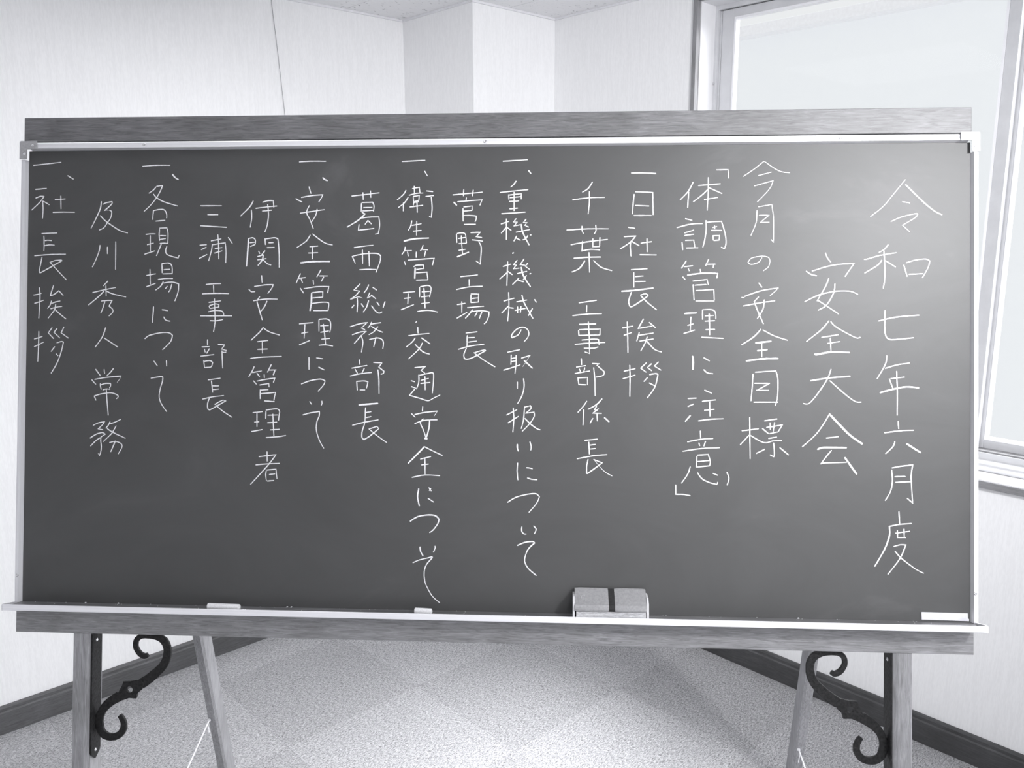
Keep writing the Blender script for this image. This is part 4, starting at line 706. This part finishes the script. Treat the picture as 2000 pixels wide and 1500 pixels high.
15:5210 4077 5023 3926 4832 3797/15:5216 4077 5417 3932 5548 3874 5683 3858/15:5108 3810 5348 3872/15:5030 3616 5380 3713 5306 3551 5091 3319
17:5086 3164 5073 2941 4975 2693/15:5110 3227 5357 3270 5392 2978 5390 2568 5346 2616/15:5124 3069 5307 3070 5148 2937 5312 2940
15:5179 2282 5123 2197 4992 2153 4922 2187 4991 2273 5179 2307 5301 2282 5325 2196 5292 2101 5204 2034
21:5124 1810 5181 1730/21:4812 1539 4859 1533/21:4863 1558 5162 1663 5477 1715 5424 1654 5331 1574/21:5122 1549 5041 1463 5108 1282 5211 1048/21:4841 1381 5144 1438 5421 1477/21:5225 1497 5201 1320 5099 1145
21:5165 949 5034 806 4815 658/21:5202 936 5409 826 5651 747/33:5068 692 5353 727/21:5181 670 5185 436/27:5101 549 5284 569/33:4899 358 5186 398 5481 405
21:5022 117 5010 -126 4988 -383/21:5065 150 5439 177 5477 29 5472 -312 5431 -468/21:5052 -55 5324 -57 5094 -186 5313 -186/21:5039 -407 5478 -403
21:4965 -687 4977 -1455/21:4825 -940 5130 -898/21:4957 -1019 4795 -1197/21:4976 -1019 5228 -1154 5396 -1118 5555 -1111/21:5236 -750 5466 -714/21:5199 -893 5312 -987/21:5274 -873 5563 -823 5489 -947/21:5339 -784 5345 -911/21:5423 -777 5396 -948/21:5331 -987 5480 -953/21:5312 -1076 5461 -1046/21:5406 -1156 5421 -1355 5407 -1412 5341 -1379/21:5244 -1275 5089 -1355/21:5518 -1244 5677 -1377
#second chalk column from the right, larger title of the safety meeting
21:6336 2366 6373 2271 6435 2195/21:5987 2028 6077 1967 6179 1943/21:6095 2028 6466 2138 6856 2170 6782 2062 6693 1929/21:6397 1895 6337 1740 6186 1474/21:6193 1493 6580 1234/21:5962 1460 6226 1588 6523 1654 6783 1654 6925 1598/21:6510 1796 6486 1626 6357 1398 6205 1303
21:6404 1108 6265 943 5996 724/21:6436 1095 6525 1001 6747 869 6905 794 6969 807/21:6271 801 6581 853/21:6429 792 6443 527/21:6374 688 6603 727/33:6146 492 6192 484 6415 527 6776 525
21:6443 215 6379 35 6194 -250 6046 -421 5944 -422/27:6073 -1 6416 54 6790 85/21:6422 1 6676 -227 6879 -377 6990 -389
21:6423 -603 6288 -835 6140 -1026 5927 -1222/37:6427 -626 6603 -813 6788 -1000 7010 -1158/21:6359 -1057 6585 -1030/33:6202 -1267 6326 -1231 6724 -1231/21:6456 -1283 6345 -1420 6262 -1538/21:6281 -1519 6725 -1500/33:6697 -1412 6790 -1546 6910 -1714
#rightmost chalk column, era, year and month in large strokes
15:7776 3715 7574 3461 7372 3216 7150 3037/25:7782 3624 7961 3440 8145 3259 8310 3126 8435 3065/17:7722 3309 7860 3283/17:7520 2944 7704 3025 7961 3086 7998 3071 7943 3005 7726 2874 7855 2754
21:7470 2515 7400 2430 7305 2373/21:7037 2247 7096 2251 7318 2317 7618 2367/21:7395 2402 7410 2118 7411 1891 7383 1711/21:7355 2231 7281 2137 7047 1990/21:7419 2222 7604 2103/21:7751 2140 7812 1929/21:7793 2180 7962 2231 8146 2249 8219 2211 8182 2079 8085 1906/21:7843 1966 8096 1981
21:7417 1305 7412 1079 7421 871 7486 773 7670 774 7931 802/21:7296 1107 7614 1179 8027 1216
21:7450 470 7422 306 7275 45/21:7419 236 7634 301 7860 336/21:7493 46 7557 -132/21:7520 48 7766 78/21:7625 184 7638 -201 7635 -625/31:7327 -213 7561 -146 7800 -102 8023 -120
21:7654 -734 7663 -874/21:7409 -950 7672 -912 7933 -898/21:7595 -1101 7562 -1199 7430 -1332/33:7805 -1145 8057 -1306
21:7541 -1627 7554 -1837 7518 -2025 7426 -2190/21:7545 -1593 7710 -1559 7917 -1532 7889 -1739 7903 -2039 7916 -2230 7817 -2143/21:7596 -1752 7783 -1744/21:7609 -1855 7902 -1842
21:7670 -2389 7684 -2623/21:7491 -2667 7674 -2627 7894 -2605/25:7500 -2673 7501 -2832 7418 -3077 7239 -3399/21:7610 -2787 7867 -2745/21:7643 -2732 7647 -2867 7794 -2865/21:7762 -2706 7766 -2856/21:7580 -3031 7693 -2997 7794 -2996 7694 -3241 7474 -3541/21:7602 -3117 7712 -3240 7950 -3423 8111 -3509
"""
zlift = [0.00025]
def stroke(bm, pts, width):
    # smooth between sharp turns, then lay an uneven ribbon of chalk with blunt ends
    pts = [Vector((a, b)) for a, b in pts]
    runs = [[pts[0]]]
    for k in range(1, len(pts)):
        runs[-1].append(pts[k])
        if 0 < k < len(pts) - 1:
            a = (pts[k] - pts[k - 1]).normalized(); b = (pts[k + 1] - pts[k]).normalized()
            if a.dot(b) < 0.45: runs.append([pts[k]])
    path = []
    for r_ in runs:
        q = [Vector(p) for p in catmull([tuple(p) for p in r_], 4 if len(r_) > 2 else 1)]
        path += q if not path else q[1:]
    # resample to about 3 mm so that the width can vary along the way
    fine = [path[0]]
    for p, q in zip(path, path[1:]):
        n = max(1, int((q - p).length / 0.0035))
        for k in range(1, n + 1): fine.append(p.lerp(q, k / n))
    n = len(fine); z = zlift[0]; zlift[0] = 0.00025 + ((zlift[0] - 0.00025 + 0.00001) % 0.0002)
    left = []; right = []; h0 = width / 2
    tot = max(1, n - 1); g = 1.0; cap0 = (fine[0] - fine[1]).normalized() * h0 * 0.55; cap1 = (fine[-1] - fine[-2]).normalized() * h0 * 0.55
    prev = None
    for k, p in enumerate(fine):
        a = fine[max(k - 1, 0)]; b = fine[min(k + 1, n - 1)]
        d = (b - a)
        d = d.normalized() if d.length > 1e-7 else prev
        if prev is not None and d.dot(prev) < -0.2: d = prev
        prev = d
        nrm = Vector((-d.y, d.x)); g = 0.75 * g + 0.25 * random.uniform(0.78, 1.24); t = k / tot
        h = h0 * g * (0.86 + 0.16 * math.sin(math.pi * min(1, t * 1.2 + 0.1)))
        left.append(p + nrm * h * random.uniform(0.9, 1.1)); right.append(p - nrm * h * random.uniform(0.9, 1.1))
    V = lambda p: bm.verts.new(BF @ Vector((p.x, p.y, z)))
    lv = [V(p) for p in left]; rv = [V(p) for p in right]
    # corner patches keep sharp turns filled
    for k in range(n - 1):
        bm.faces.new((lv[k], rv[k], rv[k + 1], lv[k + 1]))
        if 0 < k:
            a = (fine[k] - fine[k - 1]); b = (fine[k + 1] - fine[k])
            if a.length > 1e-7 and b.length > 1e-7 and a.normalized().dot(b.normalized()) < 0.75:
                ring = [V(fine[k] + Vector((math.cos(q), math.sin(q))) * h0) for q in [math.pi / 4 * j for j in range(8)]]
                for vtx in ring: vtx.co += BW * 0.000003
                bm.faces.new(ring)
    e0 = V(fine[0] + cap0); e1 = V(fine[-1] + cap1)
    bm.faces.new((lv[0], e0, rv[0])); bm.faces.new((lv[-1], rv[-1], e1))
def flat_link(name, bm, mat, parent):
    # strokes lie flat on the slate: keep every face turned outwards
    bm.transform(inv(parent)); bm.normal_update()
    for f in bm.faces:
        if f.normal.z < 0: f.normal_flip()
    me = bpy.data.meshes.new(name); bm.to_mesh(me); bm.free(); me.materials.append(mat)
    o = bpy.data.objects.new(name, me); COL.objects.link(o); o.parent = parent; o.matrix_world = parent.matrix_world.copy()
    return o
line = None
for row in STROKES.strip().split('\n'):
    if row[0] == '#':
        line = thing('chalk_line', row[1:], None, board.matrix_world.copy(), parent=board)
        continue
    bm = bmesh.new()
    for st in row.split('/'):
        wd, co = st.split(':'); v = [int(t) * 1e-4 for t in co.split()]
        stroke(bm, list(zip(v[0::2], v[1::2])), int(wd) * 1e-4)
    flat_link('chalk_character', bm, M['chalk'], line)

# ---------------------------------------------------------------- things on the tray
FLOOR_V = -0.4387
def chalk_stick(name, label, u0, u1, w, r, skew):
    o = thing(name, label, 'chalk', frame_matrix(BU, BV, BW, BF @ Vector(((u0 + u1) / 2, FLOOR_V, w))), group=None)
    bm = bmesh.new(); n = 10; v = FLOOR_V + r + 0.0001
    pts = []; rad = []
    for k, (t, q) in enumerate([(0, 0.72), (0.012, 0.93), (0.05, 1.0), (0.5, 1.0), (0.95, 0.985), (0.985, 0.93), (1.0, 0.80)]):
        pts.append((u0 + (u1 - u0) * t, v, w + skew * (t - 0.5))); rad.append(r * q)
    tube(bm, pts, rad, 20, BF)
    body = link('stick', bm, M['chalk'], o, smooth=False)
    # worn, crumbly face at one end
    bm = bmesh.new(); c = BF @ Vector((u1 + 0.0002, v, w + skew * 0.5))
    bmesh.ops.create_icosphere(bm, subdivisions=2, radius=r * 0.62)
    for vt in bm.verts: vt.co = Vector((vt.co.x * 0.35, vt.co.y, vt.co.z)) * random.uniform(0.9, 1.08)
    bm.transform(frame_matrix(BU, BV, BW, c))
    link('worn_tip', bm, M['chalk'], o)
    return o
chalk_stick('chalk_stick', 'long white chalk stick lying on the tray at the left', -0.5142, -0.4516, 0.0300, 0.0060, 0.003)
chalk_stick('chalk_stick', 'short white chalk stub on the tray, left of the eraser', -0.1215, -0.0895, 0.0290, 0.0058, 0.004)

er = thing('chalkboard_eraser', 'grey cushioned chalkboard eraser with a dark strap resting on the tray', 'eraser', frame_matrix(BU, BV, BW, BF @ Vector((0.239, FLOOR_V, 0.028))))
COVER = [(-0.4222, 0.0062), (-0.4222, 0.0470), (-0.4185, 0.0484), (-0.4135, 0.0478), (-0.4105, 0.0455), (-0.4075, 0.0405), (-0.3955, 0.0225), (-0.3895, 0.0130), (-0.3878, 0.0098), (-0.3880, 0.0062)]
def grown(prof, k, cv=-0.407, cw=0.027): return [(cv + (a - cv) * k, cw + (b - cw) * k) for a, b in prof]
def soft_block(u0, u1, pinch0, pinch1):
    bm = bmesh.new(); secs = []; n = 10
    for k in range(n + 1):
        t = k / n; u = u0 + (u1 - u0) * t
        g = 1.0 - pinch0 * max(0, 1 - t / 0.18) ** 2 - pinch1 * max(0, (t - 0.82) / 0.18) ** 2
        secs.append([bm.verts.new(BF @ Vector((u, a, b))) for a, b in grown(COVER, g)])
    for a, b in zip(secs, secs[1:]):
        for k in range(len(COVER)):
            j = (k + 1) % len(COVER); bm.faces.new((a[k], a[j], b[j], b[k]))
    bm.faces.new(secs[0][::-1]); bm.faces.new(secs[-1])
    return bm
cov = link('cover', soft_block(0.1748, 0.2362, 0.03, 0.05), M['plush'], er)
link('cover', soft_block(0.2475, 0.3050, 0.05, 0.04), M['plush'], er)
bm = bmesh.new(); prism(bm, [(max(a, -0.4222), b) for a, b in grown(COVER, 0.93)], (0.2355, 0.2482), BF); link('strap', bm, M['strap'], er, label='dark elastic strap around the middle')
for u0, u1 in ((0.1712, 0.1746), (0.3052, 0.3086)):
    bm = bmesh.new(); prism(bm, [(FLOOR_V + 0.0003, 0.0075), (FLOOR_V + 0.0003, 0.0440), (-0.4340, 0.0455), (-0.4080, 0.0425), (-0.3990, 0.0310), (-0.3960, 0.0075)], (u0, u1), BF)
    link('end_plate', bm, M['endcap'], er)
bm = bmesh.new(); teeth = 5; vb, vt = FLOOR_V + 0.0003, -0.4226
prof = [(vb, 0.0075)]
for k in range(teeth):
    a = vb + (vt - vb) * k / teeth; h = (vt - vb) / teeth
    prof += [(a + h * 0.10, 0.0425), (a + h * 0.3, 0.0448), (a + h * 0.7, 0.0448), (a + h * 0.90, 0.0425)]
prof.append((vt, 0.0075))
prism(bm, prof, (0.1775, 0.3035), BF)
link('ribbed_felt', bm, M['felt'], er, label='pale dusty ribbed felt underside')
# little raised mark moulded into the cover
bm = bmesh.new()
def on_cover(u, k):                     # k runs down the slanted face from its top edge
    v = -0.3935 - 0.0125 * k; w = 0.0225 + (-0.3955 - v) / 0.0120 * 0.0180 + 0.0004
    return (u, v, w)
for seg in ([(0.1815, 0.0), (0.1818, 1.0)], [(0.1815, 0.0), (0.1935, 0.02)], [(0.1850, 0.32), (0.1880, 0.82)], [(0.1880, 0.32), (0.1850, 0.82)],
            [(0.1918, 0.22), (0.1935, 0.28), (0.1925, 0.50), (0.1910, 0.42), (0.1918, 0.22)], [(0.1912, 0.58), (0.1936, 0.60), (0.1936, 0.92), (0.1912, 0.95), (0.1912, 0.58)]):
    tube(bm, [on_cover(u, k) for u, k in seg], 0.00042, 5, BF)
link('moulded_mark', bm, M['mark'], cov)

# chalk crumbs and dust
bm = bmesh.new()
def crumb(u, w, r):
    t = bmesh.new(); bmesh.ops.create_icosphere(t, subdivisions=1, radius=r)
    for vtx in t.verts: vtx.co = Vector((vtx.co.x * random.uniform(0.8, 1.7), vtx.co.y * random.uniform(0.6, 1.0), vtx.co.z * random.uniform(0.8, 1.2)))
    t.transform(BF @ Matrix.Translation((u, FLOOR_V + r * 1.0 + 0.0003, max(w, 0.0035))))
    me = bpy.data.meshes.new('tmp'); t.to_mesh(me); t.free(); bm.from_mesh(me); bpy.data.meshes.remove(me)
for k in range(60):
    crumb(random.choice([random.uniform(-0.88, 0.10), random.uniform(-0.88, -0.2), random.uniform(0.33, 0.88)]), random.choice([random.uniform(0.002, 0.008), random.uniform(0.002, 0.044)]), random.uniform(0.0003, 0.0008))
for k in range(70):
    crumb(-0.447 + abs(random.gauss(0, 0.004)), 0.034 + random.gauss(0, 0.004), random.uniform(0.0004, 0.001))
for u in (-0.70, -0.765, -0.37, -0.362, 0.585): crumb(u, 0.005, 0.0016)
o = link('chalk_crumbs', bm, M['chalk'], None, kind='stuff'); o['label'] = 'white chalk crumbs and dust scattered along the tray'; o['category'] = 'chalk dust'

# ---------------------------------------------------------------- thin cord hanging on the left wall
pts = [(1.4365, 2.6885, 2.232), (1.4385, 2.6875, 2.19), (1.446, 2.6875, 2.10), (1.4535, 2.6875, 2.00), (1.4590, 2.6875, 1.92), (1.4635, 2.6875, 1.85), (1.4670, 2.6875, 1.70), (1.4685, 2.6875, 1.50), (1.4690, 2.6875, 1.30)]
hc = thing('hanging_cord', 'thin grey cord hanging down the left wall from the ceiling', 'cord', Matrix.Translation(pts[0]))
bm = bmesh.new(); tube(bm, [Vector(p) for p in catmull(pts, 4)], 0.0010, 6); link('cord', bm, M['cord'], hc)
bm = bmesh.new(); tube(bm, [(1.469, 2.6862, 1.30), (1.469, 2.6862, 1.292), (1.469, 2.6862, 1.272), (1.469, 2.6862, 1.268)], [0.0015, 0.0032, 0.0036, 0.002], 10); link('pull', bm, M['crown'], hc)
